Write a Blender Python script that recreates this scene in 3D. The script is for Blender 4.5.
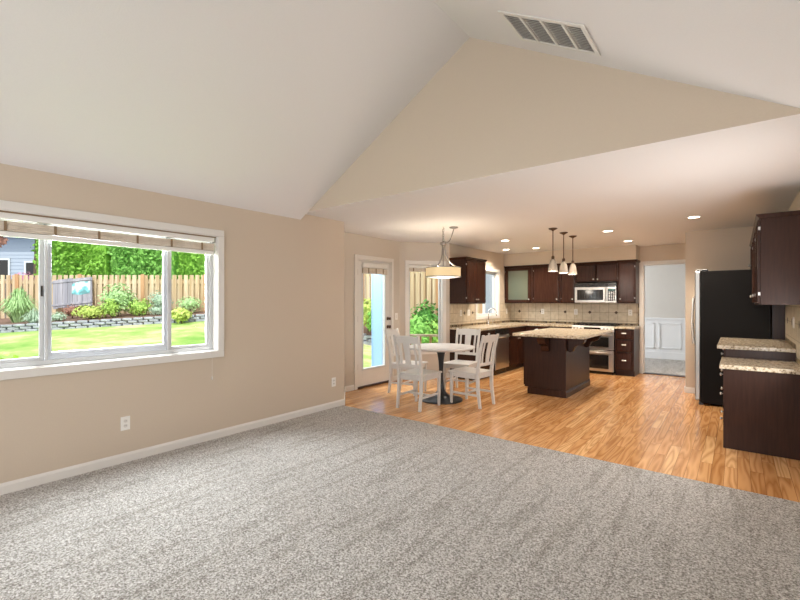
import bpy, bmesh, math, random
from mathutils import Vector, Matrix
random.seed(7)
S = bpy.context.scene
for o in list(bpy.data.objects): bpy.data.objects.remove(o, do_unlink=True)
COL = S.collection
PI = math.pi

# ------------------------------------------------------------ camera
YAW = .6672
FWD = Vector((-math.sin(YAW), math.cos(YAW), 0)); RGT = Vector((math.cos(YAW), math.sin(YAW), 0))
cam = bpy.data.cameras.new('camera'); co = bpy.data.objects.new('camera', cam); COL.objects.link(co)
co.location = (0, 0, 1.378); co.rotation_euler = (PI/2, 0, YAW)
cam.sensor_width = 36; cam.lens = 428.22/800*36; cam.shift_y = (301.71-300)/800
cam.clip_start = .05; cam.clip_end = 200
S.camera = co

# ------------------------------------------------------------ world, sun, area lights, exposure
w = bpy.data.worlds.new('sky'); S.world = w; w.use_nodes = True
nt = w.node_tree; nt.nodes.clear()
bgn = nt.nodes.new('ShaderNodeBackground'); wo = nt.nodes.new('ShaderNodeOutputWorld')
gr = nt.nodes.new('ShaderNodeTexGradient'); tc = nt.nodes.new('ShaderNodeTexCoord'); mpn = nt.nodes.new('ShaderNodeMapping')
mpn.inputs['Rotation'].default_value = (0, -PI/2, 0)
rmp = nt.nodes.new('ShaderNodeValToRGB')
rmp.color_ramp.elements[0].position = 0.0; rmp.color_ramp.elements[0].color = (.95, .97, 1, 1)
rmp.color_ramp.elements[1].position = .7; rmp.color_ramp.elements[1].color = (.62, .78, 1, 1)
nt.links.new(tc.outputs['Generated'], mpn.inputs[0]); nt.links.new(mpn.outputs[0], gr.inputs[0])
nt.links.new(gr.outputs[0], rmp.inputs[0]); nt.links.new(rmp.outputs[0], bgn.inputs[0]); nt.links.new(bgn.outputs[0], wo.inputs[0])
bgn.inputs[1].default_value = 1.3
sun = bpy.data.lights.new('sun', 'SUN'); sun.energy = 2.6; sun.angle = .05; sun.color = (1, .96, .88)
so = bpy.data.objects.new('sun', sun); COL.objects.link(so)
so.rotation_euler = Vector((-.62, .55, -1.0)).to_track_quat('-Z', 'Y').to_euler()
def area(name, loc, direction, sx, sy, e, colr):
    l = bpy.data.lights.new(name, 'AREA'); l.shape = 'RECTANGLE'; l.size = sx; l.size_y = sy; l.energy = e; l.color = colr
    o = bpy.data.objects.new(name, l); COL.objects.link(o); o.location = loc
    o.rotation_euler = Vector(direction).to_track_quat('-Z', 'Z').to_euler(); return o
area('rear_fill_light', (-1.9, -3.1, 1.5), (0, 1, -.12), 4.0, 2.2, 66, (1, .98, .96))  # added soft fill from the open rear of the room, no window modelled
area('picture_window_daylight', (-5.0, 1.5, 2.38), (1, 0, -.62), 3.4, .75, 480, (.88, .94, 1))
area('side_fill_light', (.455, 4.15, 1.35), (-1, .1, .25), 1.3, 1.3, 46, (1, .98, .96))  # unseen lamp added at the solid right wall to brighten the kitchen
area('patio_door_daylight', (-6.2, 5.3, 2.9), (1.2, 0, -1), 2.0, 1.4, 150, (.9, .95, 1))
S.view_settings.view_transform = 'Standard'; S.view_settings.look = 'None'
S.view_settings.gamma = 1; S.view_settings.use_curve_mapping = False
S.view_settings.exposure = .32

# ------------------------------------------------------------ materials
def mathn(t, op, a=None, b=None):
    n = t.nodes.new('ShaderNodeMath'); n.operation = op
    for i, x in enumerate((a, b)):
        if x is None: continue
        if isinstance(x, (int, float)): n.inputs[i].default_value = x
        else: t.links.new(x, n.inputs[i])
    return n.outputs[0]

def new_mat(name):
    m = bpy.data.materials.new(name); m.use_nodes = True
    return m, m.node_tree, m.node_tree.nodes['Principled BSDF']
def mat(name, c, rough=.5, metal=0, var=0, scale=8, bump=0, spec=.5, coat=0, **kw):
    m, t, b = new_mat(name)
    b.inputs['Base Color'].default_value = (*c, 1); b.inputs['Roughness'].default_value = rough
    b.inputs['Metallic'].default_value = metal; b.inputs['Specular IOR Level'].default_value = spec
    b.inputs['Coat Weight'].default_value = coat; b.inputs['Coat Roughness'].default_value = .15
    for k, v in kw.items(): b.inputs[k.replace('_', ' ')].default_value = v
    n = t.nodes.new('ShaderNodeTexNoise'); cd = t.nodes.new('ShaderNodeTexCoord')
    n.inputs['Scale'].default_value = scale; n.inputs['Detail'].default_value = 4
    t.links.new(cd.outputs['Object'], n.inputs['Vector'])
    mx = t.nodes.new('ShaderNodeMix'); mx.data_type = 'RGBA'
    v = var or .03
    mx.inputs[6].default_value = (*[x*(1-v) for x in c], 1); mx.inputs[7].default_value = (*[min(1, x*(1+v)) for x in c], 1)
    t.links.new(n.outputs[0], mx.inputs[0]); t.links.new(mx.outputs[2], b.inputs['Base Color'])
    if bump:
        bp = t.nodes.new('ShaderNodeBump'); bp.inputs['Strength'].default_value = bump; bp.inputs['Distance'].default_value = .01
        t.links.new(n.outputs[0], bp.inputs['Height']); t.links.new(bp.outputs[0], b.inputs['Normal'])
    return m
def ramp_node(t, stops):
    r = t.nodes.new('ShaderNodeValToRGB'); e = r.color_ramp.elements
    while len(e) < len(stops): e.new(.5)
    for x, (p, c) in zip(e, stops): x.position = p; x.color = (*c, 1)
    return r

M = {}
M['wall'] = mat('beige_wall_paint', (.57, .475, .375), .75, scale=90, bump=.06)
M['wall_nook'] = mat('greige_wall_paint', (.56, .50, .43), .75, scale=90, bump=.06)
M['ceil'] = mat('ceiling_paint', (.73, .70, .69), .85, scale=130, bump=.12)
M['trim'] = mat('white_trim_paint', (.70, .67, .63), .4)
M['vinyl'] = mat('white_vinyl', (.60, .61, .62), .35)
M['white'] = mat('white_plate', (.82, .80, .76), .35)
M['dining_wall'] = mat('dining_wall_paint', (.60, .58, .55), .7)
M['wains'] = mat('wainscot_paint', (.78, .80, .82), .4)
M['steel'] = mat('stainless_steel', (.62, .60, .57), .28, 1, var=.06, scale=30)
M['lamp_metal'] = mat('lamp_nickel', (.30, .28, .26), .35, 1)
M['steel_dim'] = mat('brushed_steel_door', (.36, .35, .33), .35, 1)
M['nickel'] = mat('brushed_nickel', (.55, .52, .49), .3, 1)
M['chrome'] = mat('chrome', (.8, .8, .8), .12, 1)
M['knob'] = mat('satin_knob', (.85, .82, .78), .25, .7)
M['bronze'] = mat('bronze', (.10, .055, .035), .4, .7)
M['black'] = mat('black_enamel', (.012, .011, .010), .25, spec=.4)
M['fridge'] = mat('black_textured_enamel', (.009, .008, .0075), .42, scale=260, bump=.35, spec=.12)
M['blackglass'] = mat('oven_glass', (.015, .013, .012), .08)
M['chair'] = mat('painted_chair_white', (.62, .60, .575), .42, var=.05, scale=14)
M['tabletop'] = mat('tabletop_white', (.62, .60, .59), .35, var=.04)
M['pedestal'] = mat('dark_pedestal', (.045, .05, .055), .3, .5)
M['deck'] = mat('patio_concrete', (.50, .60, .74), .8, var=.1, scale=5)
M['screen_door'] = mat('storm_door_paint', (.20, .32, .58), .4)
M['soil'] = mat('bark_mulch', (.20, .12, .09), .95, var=.5, scale=20, bump=.6)
M['cord'] = mat('cord', (.75, .72, .68), .6)
M['siding'] = mat('grey_siding', (.36, .40, .47), .7)
M['hroof'] = mat('roof_shingle', (.25, .25, .27), .9, var=.2, scale=6)
M['railwood'] = mat('rail_wood', (.55, .30, .14), .6, var=.15)
M['bark'] = mat('bark', (.12, .08, .05), .9, var=.3)
M['terracotta'] = mat('clay', (.5, .32, .22), .8)
for n, c in (('hedge', (.22, .46, .06)), ('leafA', (.22, .48, .10)), ('leafB', (.36, .56, .12)), ('grassy', (.40, .60, .28)), ('silver', (.42, .55, .42)),
             ('lime', (.50, .66, .16)), ('redleaf', (.33, .16, .12)), ('pinkflower', (.60, .22, .40)), ('whiteflower', (.75, .75, .68)), ('dkleaf', (.08, .25, .04))):
    m = mat('foliage_' + n, c, .55, var=.65, scale=11)
    b = m.node_tree.nodes['Principled BSDF']; b.inputs['Subsurface Weight'].default_value = 0
    b.inputs['Specular IOR Level'].default_value = .3
    M[n] = m

def emis(name, c, s, base=(.9, .9, .9)):
    m, t, b = new_mat(name); b.inputs['Base Color'].default_value = (*base, 1)
    b.inputs['Emission Color'].default_value = (*c, 1); b.inputs['Emission Strength'].default_value = s; return m
M['lamp_on'] = emis('lit_lens', (1, .88, .72), 9)
M['drum'] = emis('lit_drum_shade', (1, .74, .38), .30, (.70, .56, .33))
M['diffuser'] = emis('lit_diffuser', (1, .9, .75), .6)
M['bulb'] = emis('lit_bulb', (1, .85, .62), .7)
m, t, b = new_mat('shade_glass'); b.inputs['Base Color'].default_value = (.62, .56, .50, 1); b.inputs['Roughness'].default_value = .25
b.inputs['Transmission Weight'].default_value = .55; b.inputs['IOR'].default_value = 1.2; M['shadeglass'] = m
m, t, b = new_mat('window_glass'); gl = t.nodes.new('ShaderNodeBsdfGlossy'); tr = t.nodes.new('ShaderNodeBsdfTransparent'); mx = t.nodes.new('ShaderNodeMixShader')
gl.inputs['Roughness'].default_value = .02; tr.inputs[0].default_value = (.97, .985, .98, 1)
fr = t.nodes.new('ShaderNodeLayerWeight'); fr.inputs[0].default_value = .5
t.links.new(mathn(t, 'MULTIPLY', mathn(t, 'POWER', fr.outputs[1], 4.0), .35), mx.inputs[0]); t.links.new(tr.outputs[0], mx.inputs[1]); t.links.new(gl.outputs[0], mx.inputs[2])
t.links.new(mx.outputs[0], t.nodes['Material Output'].inputs[0]); M['glass'] = m
M['frost'] = mat('cabinet_glass', (.10, .115, .08), .14, spec=.6, coat=.3)

def wood_dark(name, c1, c2, rough=.32):
    m, t, b = new_mat(name); cd = t.nodes.new('ShaderNodeTexCoord'); mp = t.nodes.new('ShaderNodeMapping')
    mp.inputs['Scale'].default_value = (18, 18, 1.6); n = t.nodes.new('ShaderNodeTexNoise'); n.inputs['Scale'].default_value = 3; n.inputs['Detail'].default_value = 6
    t.links.new(cd.outputs['Object'], mp.inputs[0]); t.links.new(mp.outputs[0], n.inputs[0])
    r = ramp_node(t, [(.3, c1), (.7, c2)]); t.links.new(n.outputs[0], r.inputs[0]); t.links.new(r.outputs[0], b.inputs[0])
    b.inputs['Roughness'].default_value = rough; b.inputs['Specular IOR Level'].default_value = .22; return m
M['cab'] = wood_dark('espresso_cabinet_wood', (.026, .0095, .0055), (.042, .016, .009))
M['cabdoor'] = wood_dark('espresso_door_wood', (.026, .0095, .0055), (.044, .017, .010), .26)

# oak strip floor: boards run along y
m, t, b = new_mat('oak_strip_floor')
cd = t.nodes.new('ShaderNodeTexCoord'); mp = t.nodes.new('ShaderNodeMapping'); mp.inputs['Rotation'].default_value = (0, 0, PI/2)
t.links.new(cd.outputs['Object'], mp.inputs[0])
br = t.nodes.new('ShaderNodeTexBrick'); t.links.new(mp.outputs[0], br.inputs[0])
br.inputs['Scale'].default_value = 1; br.inputs['Brick Width'].default_value = .9; br.inputs['Row Height'].default_value = .083
br.inputs['Mortar Size'].default_value = .0012; br.inputs['Color1'].default_value = (0, 0, 0, 1); br.inputs['Color2'].default_value = (1, 1, 1, 1); br.inputs['Mortar'].default_value = (.3, .3, .3, 1)
br.offset = .37; br.inputs['Bias'].default_value = 0
sp = t.nodes.new('ShaderNodeSeparateXYZ'); t.links.new(cd.outputs['Object'], sp.inputs[0])
cb = t.nodes.new('ShaderNodeCombineXYZ')
t.links.new(mathn(t, 'MULTIPLY', sp.outputs[0], 1.0), cb.inputs[0]); t.links.new(mathn(t, 'MULTIPLY', sp.outputs[1], .085), cb.inputs[1])
t.links.new(mathn(t, 'MULTIPLY', br.outputs[0], 7.0), cb.inputs[2])
n = t.nodes.new('ShaderNodeTexNoise'); n.inputs['Scale'].default_value = 9; n.inputs['Detail'].default_value = 1.5; t.links.new(cb.outputs[0], n.inputs[0])
ring = mathn(t, 'FRACT', mathn(t, 'MULTIPLY', n.outputs[0], 9.0))
rgr = ramp_node(t, [(0, (.62, .50, .40)), (.45, (1, 1, 1)), (.6, (1, 1, 1)), (1, (.72, .62, .52))]); t.links.new(ring, rgr.inputs[0])
rb = ramp_node(t, [(0, (.60, .30, .11)), (.35, (.70, .37, .15)), (.7, (.76, .42, .18)), (1, (.84, .51, .24))]); t.links.new(br.outputs[0], rb.inputs[0])
mx = t.nodes.new('ShaderNodeMix'); mx.data_type = 'RGBA'; mx.blend_type = 'MULTIPLY'; mx.inputs[0].default_value = .9
t.links.new(rb.outputs[0], mx.inputs[6]); t.links.new(rgr.outputs[0], mx.inputs[7])
mx2 = t.nodes.new('ShaderNodeMix'); mx2.data_type = 'RGBA'; t.links.new(br.outputs['Fac'], mx2.inputs[0]); t.links.new(mx.outputs[2], mx2.inputs[6]); mx2.inputs[7].default_value = (.22, .09, .03, 1)
t.links.new(mx2.outputs[2], b.inputs[0]); b.inputs['Roughness'].default_value = .17; b.inputs['Specular IOR Level'].default_value = .5
M['oak'] = m

# carpet
m, t, b = new_mat('cut_pile_carpet')
cd = t.nodes.new('ShaderNodeTexCoord'); n1 = t.nodes.new('ShaderNodeTexNoise'); n1.inputs['Scale'].default_value = 105; n1.inputs['Detail'].default_value = 3; n1.inputs['Roughness'].default_value = .75
n2 = t.nodes.new('ShaderNodeTexNoise'); n2.inputs['Scale'].default_value = 1.3; n2.inputs['Detail'].default_value = 3
mp = t.nodes.new('ShaderNodeMapping'); mp.inputs['Rotation'].default_value = (0, 0, .25); mp.inputs['Scale'].default_value = (9.0, .8, 1)
n3 = t.nodes.new('ShaderNodeTexNoise'); n3.inputs['Scale'].default_value = 1.6; n3.inputs['Detail'].default_value = 5
t.links.new(cd.outputs['Object'], mp.inputs[0]); t.links.new(mp.outputs[0], n3.inputs[0])
for x in (n1, n2): t.links.new(cd.outputs['Object'], x.inputs[0])
r = ramp_node(t, [(.36, (.13, .11, .09)), (.50, (.41, .38, .345)), (.63, (.74, .715, .68))]); t.links.new(n1.outputs[0], r.inputs[0])
r2 = ramp_node(t, [(.40, (.76, .74, .71)), (.46, (1, 1, 1))]); t.links.new(n3.outputs[0], r2.inputs[0])
mx = t.nodes.new('ShaderNodeMix'); mx.data_type = 'RGBA'; mx.blend_type = 'MULTIPLY'; mx.inputs[0].default_value = .7
t.links.new(r.outputs[0], mx.inputs[6]); t.links.new(r2.outputs[0], mx.inputs[7])
t.links.new(mx.outputs[2], b.inputs[0])
b.inputs['Roughness'].default_value = .95; b.inputs['Specular IOR Level'].default_value = .1
b.inputs['Sheen Weight'].default_value = .12; b.inputs['Sheen Roughness'].default_value = .5; b.inputs['Sheen Tint'].default_value = (.9, .92, 1, 1)
bp = t.nodes.new('ShaderNodeBump'); bp.inputs['Strength'].default_value = .8; bp.inputs['Distance'].default_value = .012
t.links.new(n1.outputs[0], bp.inputs['Height']); t.links.new(bp.outputs[0], b.inputs['Normal']); M['carpet'] = m

# granite
m, t, b = new_mat('speckled_granite')
cd = t.nodes.new('ShaderNodeTexCoord'); n1 = t.nodes.new('ShaderNodeTexNoise'); n1.inputs['Scale'].default_value = 45; n1.inputs['Detail'].default_value = 6; n1.inputs['Roughness'].default_value = .7
v1 = t.nodes.new('ShaderNodeTexVoronoi'); v1.inputs['Scale'].default_value = 110
for x in (n1, v1): t.links.new(cd.outputs['Object'], x.inputs[0])
r = ramp_node(t, [(.36, (.10, .065, .04)), (.44, (.40, .31, .20)), (.54, (.56, .48, .36)), (.68, (.66, .60, .49))]); t.links.new(n1.outputs[0], r.inputs[0])
r2 = ramp_node(t, [(.1, (.55, .5, .42)), (.4, (1, 1, 1))]); t.links.new(v1.outputs[0], r2.inputs[0])
mx = t.nodes.new('ShaderNodeMix'); mx.data_type = 'RGBA'; mx.blend_type = 'MULTIPLY'; mx.inputs[0].default_value = .5
t.links.new(r.outputs[0], mx.inputs[6]); t.links.new(r2.outputs[0], mx.inputs[7]); t.links.new(mx.outputs[2], b.inputs[0])
b.inputs['Roughness'].default_value = .22; M['granite'] = m

# tiles: grid in the two coordinates (u along, z up) of an object built in local x/z
def tile_mat(name, w_, h_, c1, c2, mortar, ms=.004, x0=0, z0=0, rough=.4):
    m, t, b = new_mat(name); cd = t.nodes.new('ShaderNodeTexCoord'); sp = t.nodes.new('ShaderNodeSeparateXYZ'); cb = t.nodes.new('ShaderNodeCombineXYZ')
    t.links.new(cd.outputs['Object'], sp.inputs[0])
    t.links.new(mathn(t, 'ADD', sp.outputs[0], x0), cb.inputs[0]); t.links.new(mathn(t, 'ADD', sp.outputs[2], z0), cb.inputs[1])
    br = t.nodes.new('ShaderNodeTexBrick'); br.offset = 0; t.links.new(cb.outputs[0], br.inputs[0])
    br.inputs['Scale'].default_value = 1; br.inputs['Brick Width'].default_value = w_; br.inputs['Row Height'].default_value = h_
    br.inputs['Mortar Size'].default_value = ms; br.inputs['Mortar Smooth'].default_value = .1
    br.inputs['Color1'].default_value = (*c1, 1); br.inputs['Color2'].default_value = (*c2, 1); br.inputs['Mortar'].default_value = (*mortar, 1)
    n = t.nodes.new('ShaderNodeTexNoise'); n.inputs['Scale'].default_value = 14; n.inputs['Detail'].default_value = 5; t.links.new(cd.outputs['Object'], n.inputs[0])
    r = ramp_node(t, [(.3, (.82, .8, .76)), (.6, (1, 1, 1))]); t.links.new(n.outputs[0], r.inputs[0])
    mx = t.nodes.new('ShaderNodeMix'); mx.data_type = 'RGBA'; mx.blend_type = 'MULTIPLY'; mx.inputs[0].default_value = 1
    t.links.new(br.outputs[0], mx.inputs[6]); t.links.new(r.outputs[0], mx.inputs[7]); t.links.new(mx.outputs[2], b.inputs[0])
    b.inputs['Roughness'].default_value = rough; return m
M['tile'] = tile_mat('travertine_tile', .166, .166, (.66, .575, .44), (.60, .51, .38), (.36, .29, .20), x0=.07, z0=0)
M['mosaic'] = tile_mat('mosaic_border', .045, .0395, (.045, .018, .008), (.50, .38, .20), (.22, .17, .11), .002)
M['mosaic'].node_tree.nodes['Brick Texture'].inputs['Bias'].default_value = -.1
M['accent'] = mat('bronze_accent_tile', (.06, .035, .02), .3, .3)

# lawn / fence / blocks / woven shade
m, t, b = new_mat('lawn_grass'); cd = t.nodes.new('ShaderNodeTexCoord')
n1 = t.nodes.new('ShaderNodeTexNoise'); n1.inputs['Scale'].default_value = .7; n1.inputs['Detail'].default_value = 8; n1.inputs['Roughness'].default_value = .7
t.links.new(cd.outputs['Object'], n1.inputs[0])
r = ramp_node(t, [(.33, (.17, .36, .05)), (.48, (.33, .46, .12)), (.60, (.60, .58, .30))]); t.links.new(n1.outputs[0], r.inputs[0]); t.links.new(r.outputs[0], b.inputs[0])
b.inputs['Roughness'].default_value = .9; M['lawn'] = m
def fence_mat(name, c1, c2):
    m, t, b = new_mat(name); cd = t.nodes.new('ShaderNodeTexCoord'); mp = t.nodes.new('ShaderNodeMapping'); mp.inputs['Scale'].default_value = (7, 7, .4)
    n = t.nodes.new('ShaderNodeTexNoise'); n.inputs['Scale'].default_value = 1.0; n.inputs['Detail'].default_value = 5
    t.links.new(cd.outputs['Object'], mp.inputs[0]); t.links.new(mp.outputs[0], n.inputs[0])
    r = ramp_node(t, [(.35, c1), (.65, c2)]); t.links.new(n.outputs[0], r.inputs[0]); t.links.new(r.outputs[0], b.inputs[0]); b.inputs['Roughness'].default_value = .8
    return m
M['fence'] = fence_mat('weathered_cedar', (.46, .32, .19), (.70, .57, .41))
M['post'] = fence_mat('post_cedar', (.45, .24, .12), (.60, .36, .20))
M['board'] = fence_mat('weathered_board', (.24, .24, .29), (.42, .40, .46))
M['block'] = mat('concrete_block', (.36, .38, .44), .9, var=.5, scale=5, bump=.3)
M['shade'] = tile_mat('woven_shade', 3, .006, (.78, .70, .60), (.66, .58, .48), (.5, .42, .33), .001)
M['tab'] = mat('shade_tape', (.24, .16, .09), .8)
M['whitefab'] = mat('white_fabric', (.80, .78, .74), .8)
m, t, b = new_mat('painted_scene'); cd = t.nodes.new('ShaderNodeTexCoord'); n1 = t.nodes.new('ShaderNodeTexNoise'); n1.inputs['Scale'].default_value = 3.5; n1.inputs['Detail'].default_value = 3
t.links.new(cd.outputs['Object'], n1.inputs[0]); r = ramp_node(t, [(.40, (.12, .30, .33)), (.5, (.20, .58, .66)), (.56, (.70, .82, .85)), (.64, (.85, .87, .88))])
t.links.new(n1.outputs[0], r.inputs[0]); t.links.new(r.outputs[0], b.inputs[0]); M['painted'] = m

# ------------------------------------------------------------ mesh helpers
class MB:
    def __init__(s): s.bm = bmesh.new()
    def box(s, x0, x1, y0, y1, z0, z1, T=None):
        vs = [s.bm.verts.new(v) for v in [(x0,y0,z0),(x1,y0,z0),(x1,y1,z0),(x0,y1,z0),(x0,y0,z1),(x1,y0,z1),(x1,y1,z1),(x0,y1,z1)]]
        if T:
            for v in vs: v.co = T @ v.co
        for f in ((0,3,2,1),(4,5,6,7),(0,1,5,4),(1,2,6,5),(2,3,7,6),(3,0,4,7)): s.bm.faces.new([vs[i] for i in f])
        return s
    def hexa(s, pts):
        vs = [s.bm.verts.new(p) for p in pts]
        for f in ((0,3,2,1),(4,5,6,7),(0,1,5,4),(1,2,6,5),(2,3,7,6),(3,0,4,7)): s.bm.faces.new([vs[i] for i in f])
        return s
    def prism(s, pts, a, b, axis='y', T=None):       # polygon pts (p,q) extruded along an axis
        def mk(p, q, r): return {'y': (p, r, q), 'z': (p, q, r), 'x': (r, p, q)}[axis]
        A = [s.bm.verts.new(mk(p, q, a)) for p, q in pts]; B = [s.bm.verts.new(mk(p, q, b)) for p, q in pts]; n = len(pts)
        if T:
            for v in A+B: v.co = T @ v.co
        s.bm.faces.new(A); s.bm.faces.new(B[::-1])
        for i in range(n): s.bm.faces.new([A[i], B[i], B[(i+1) % n], A[(i+1) % n]])
        return s
    def tube(s, pts, r, seg=10, cap=True, flat=None):
        pts = [Vector(p) for p in pts]; R = r if isinstance(r, (list, tuple)) else [r]*len(pts); rings = []
        d0 = (pts[1]-pts[0]).normalized(); u = d0.orthogonal().normalized()
        for i, p in enumerate(pts):
            d = ((pts[min(i+1, len(pts)-1)]-pts[max(i-1, 0)])).normalized()
            u = (u-d*u.dot(d)).normalized(); v = d.cross(u)
            rings.append([s.bm.verts.new(p+(u*math.cos(2*PI*k/seg)+v*math.sin(2*PI*k/seg))*R[i]) for k in range(seg)])
        for a, b in zip(rings, rings[1:]):
            for k in range(seg): s.bm.faces.new([a[k], a[(k+1) % seg], b[(k+1) % seg], b[k]])
        if cap: s.bm.faces.new(rings[0][::-1]); s.bm.faces.new(rings[-1])
        return s
    def lathe(s, prof, c=(0, 0, 0), seg=32, closed=False):
        rings = []
        for r, z in prof:
            rings.append([s.bm.verts.new((c[0]+r*math.cos(2*PI*k/seg), c[1]+r*math.sin(2*PI*k/seg), c[2]+z)) for k in range(seg)] if r > 1e-5 else [s.bm.verts.new((c[0], c[1], c[2]+z))])
        pairs = list(zip(rings, rings[1:]))
        if closed: pairs.append((rings[-1], rings[0]))
        for a, b in pairs:
            for k in range(seg):
                k2 = (k+1) % seg
                if len(a) == 1 and len(b) == 1: continue
                if len(a) == 1: s.bm.faces.new([a[0], b[k2], b[k]])
                elif len(b) == 1: s.bm.faces.new([a[k], a[k2], b[0]])
                else: s.bm.faces.new([a[k], a[k2], b[k2], b[k]])
        return s
    def build(s, name, m, parent=None, bevel=0, smooth=False, loc=None, rz=None, seg=2):
        bmesh.ops.recalc_face_normals(s.bm, faces=s.bm.faces)
        me = bpy.data.meshes.new(name); s.bm.to_mesh(me); s.bm.free()
        if smooth:
            for p in me.polygons: p.use_smooth = True
        me.materials.append(m if not isinstance(m, str) else M[m])
        o = bpy.data.objects.new(name, me); COL.objects.link(o)
        if parent: o.parent = parent
        if loc is not None: o.location = loc
        if rz is not None: o.rotation_euler.z = rz
        if bevel:
            q = o.modifiers.new('bevel', 'BEVEL'); q.width = bevel; q.segments = seg; q.limit_method = 'ANGLE'; q.angle_limit = .6
        return o
def tag(o, label=None, cat=None, group=None, kind=None):
    if label: o['label'] = label
    if cat: o['category'] = cat
    if group: o['group'] = group
    if kind: o['kind'] = kind
    return o
def struct(o): o['kind'] = 'structure'; return o
def empty(name, loc, rz=0, label=None, cat=None, group=None):
    o = bpy.data.objects.new(name, None); COL.objects.link(o); o.location = loc; o.rotation_euler.z = rz; o.empty_display_size = .1
    return tag(o, label, cat, group)
def box(name, m, b, parent=None, bevel=0, **k): return MB().box(*b).build(name, m, parent, bevel, **k)
def copy_tree(o, parent=None):
    c = o.copy(); COL.objects.link(c)
    if parent: c.parent = parent
    for ch in [x for x in bpy.data.objects if x.parent == o]: copy_tree(ch, c)
    return c
def cp(o, loc, rz, label, group=None):
    c = copy_tree(o); c.location = loc; c.rotation_euler.z = rz; c['label'] = label
    if group: c['group'] = group
    return c

# wall from p0 to p1 (plan), room side is to the right of the direction, thickness to the left; holes (a0,a1,z0,z1)
def wall_mb(L, z0, z1, th, holes):
    mb = MB(); xs = sorted({0, L, *[h[0] for h in holes], *[h[1] for h in holes]}); zs = sorted({z0, z1, *[h[2] for h in holes], *[h[3] for h in holes]})
    for a, b in zip(xs, xs[1:]):
        col = []
        for c, d in zip(zs, zs[1:]):
            if any(h[0]-1e-6 <= a and b <= h[1]+1e-6 and h[2]-1e-6 <= c and d <= h[3]+1e-6 for h in holes): col.append(None)
            else: col.append((c, d))
        k = 0
        while k < len(col):
            if col[k] is None: k += 1; continue
            c = col[k][0]
            while k < len(col) and col[k] is not None: d = col[k][1]; k += 1
            mb.box(a, b, 0, th, c, d)
    return mb
def wall(name, p0, p1, z0, z1, th, m, holes=()):
    p0 = Vector(p0); p1 = Vector(p1); d = p1-p0
    return struct(wall_mb(d.length, z0, z1, th, holes).build(name, m, loc=(p0.x, p0.y, 0), rz=math.atan2(d.y, d.x)))

XL = -4.115; XR = .465; ZC = 2.44; YG = 3.297; YE = 4.02; YB = 9.35
NA = (-4.70, 4.60); NB = (-4.70, 5.95); NC = (XL, 6.67)
# ------------------------------------------------------------ structure
struct(box('floor', 'carpet', (XL-.05, XR+.05, -3.3, 3.99, -.1, .006)))
fl = MB().box(XL, XR+.05, 3.99, YB+.12, -.1, 0).prism([(XL, 4.02), (NA[0], NA[1]), (NB[0], NB[1]), (XL, 6.67)], -.1, 0, 'z')
struct(fl.build('floor', 'oak'))
wall('wall_left', (XL, -3.3), (XL, YE), 0, ZC, .14, 'wall', [(3.3+.46, 3.3+2.25, .885, 2.035)])
wall('wall_nook_near', (XL, YE), NA, 0, ZC, .14, 'wall_nook')
wall('wall_nook_door', NA, NB, 0, ZC, .14, 'wall_nook', [(.27, 1.11, 0, 2.055)])
NL = (Vector(NC)-Vector(NB)).length
wall('wall_nook_window', NB, NC, 0, ZC, .14, 'wall_nook', [(.165, .80, .50, 2.045)])
wall('wall_sink', NC, (XL, YB), 0, ZC, .14, 'wall', [(7.72-6.67, 8.70-6.67, 1.08, 2.02)])
wall('wall_back', (XL, YB), (-.62, YB), 0, ZC, .12, 'wall', [(-1.42-XL, -.68-XL, 0, 2.085)])
wall('wall_closet', (-.62, YB+.12), (-.62, 7.8), 0, ZC, .1, 'wall') if False else struct(box('wall_closet', 'wall', (-.62, -.50, 7.92, YB, 0, ZC)))
struct(box('wall_fridge', 'wall', (-.62, XR, 7.8, 7.92, 0, ZC)))
struct(box('wall_right', 'wall', (XR, XR+.12, -1.2, 7.92, 0, ZC)))
struct(box('wall_soffit', 'wall', (XL, -1.48, 8.99, YB, 2.165, ZC)))
AX, AZ, SL = -1.824, 3.674, .5728
def vz(x): return AZ-SL*abs(x-AX)
xl_, xr_ = XL-.14, XR+.12
struct(MB().prism([(xl_, vz(xl_)), (AX, AZ), (AX, AZ+.18), (xl_, vz(xl_)+.18)], -3.3, YG).build('ceiling', 'ceil'))
struct(MB().prism([(AX, AZ), (xr_, vz(xr_)), (xr_, vz(xr_)+.18), (AX, AZ+.18)], -3.3, YG).build('ceiling', 'ceil'))
g0 = AX-(AZ-ZC)/SL; g1 = AX+(AZ-ZC)/SL
struct(MB().prism([(g0-.14, ZC), (g1+.14, ZC), (g1+.14, ZC+.08), (AX, AZ+.16), (g0-.14, ZC+.08)], YG, YG+.12).build('wall_gable', 'wall'))
kc = MB().box(XL-.14, XR+.12, YG+.12, YB+.12, ZC, ZC+.12)
kc.prism([(XL-.14, 3.96), (NA[0]-.14, NA[1]-.06), (NB[0]-.14, NB[1]+.06), (XL-.14, 6.80)], ZC, ZC+.12, 'z')
struct(kc.build('ceiling', 'ceil'))
g = MB().box(XL, XR, YG, YG+.12, ZC-.001, ZC).build('ceiling', 'ceil'); struct(g)
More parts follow.
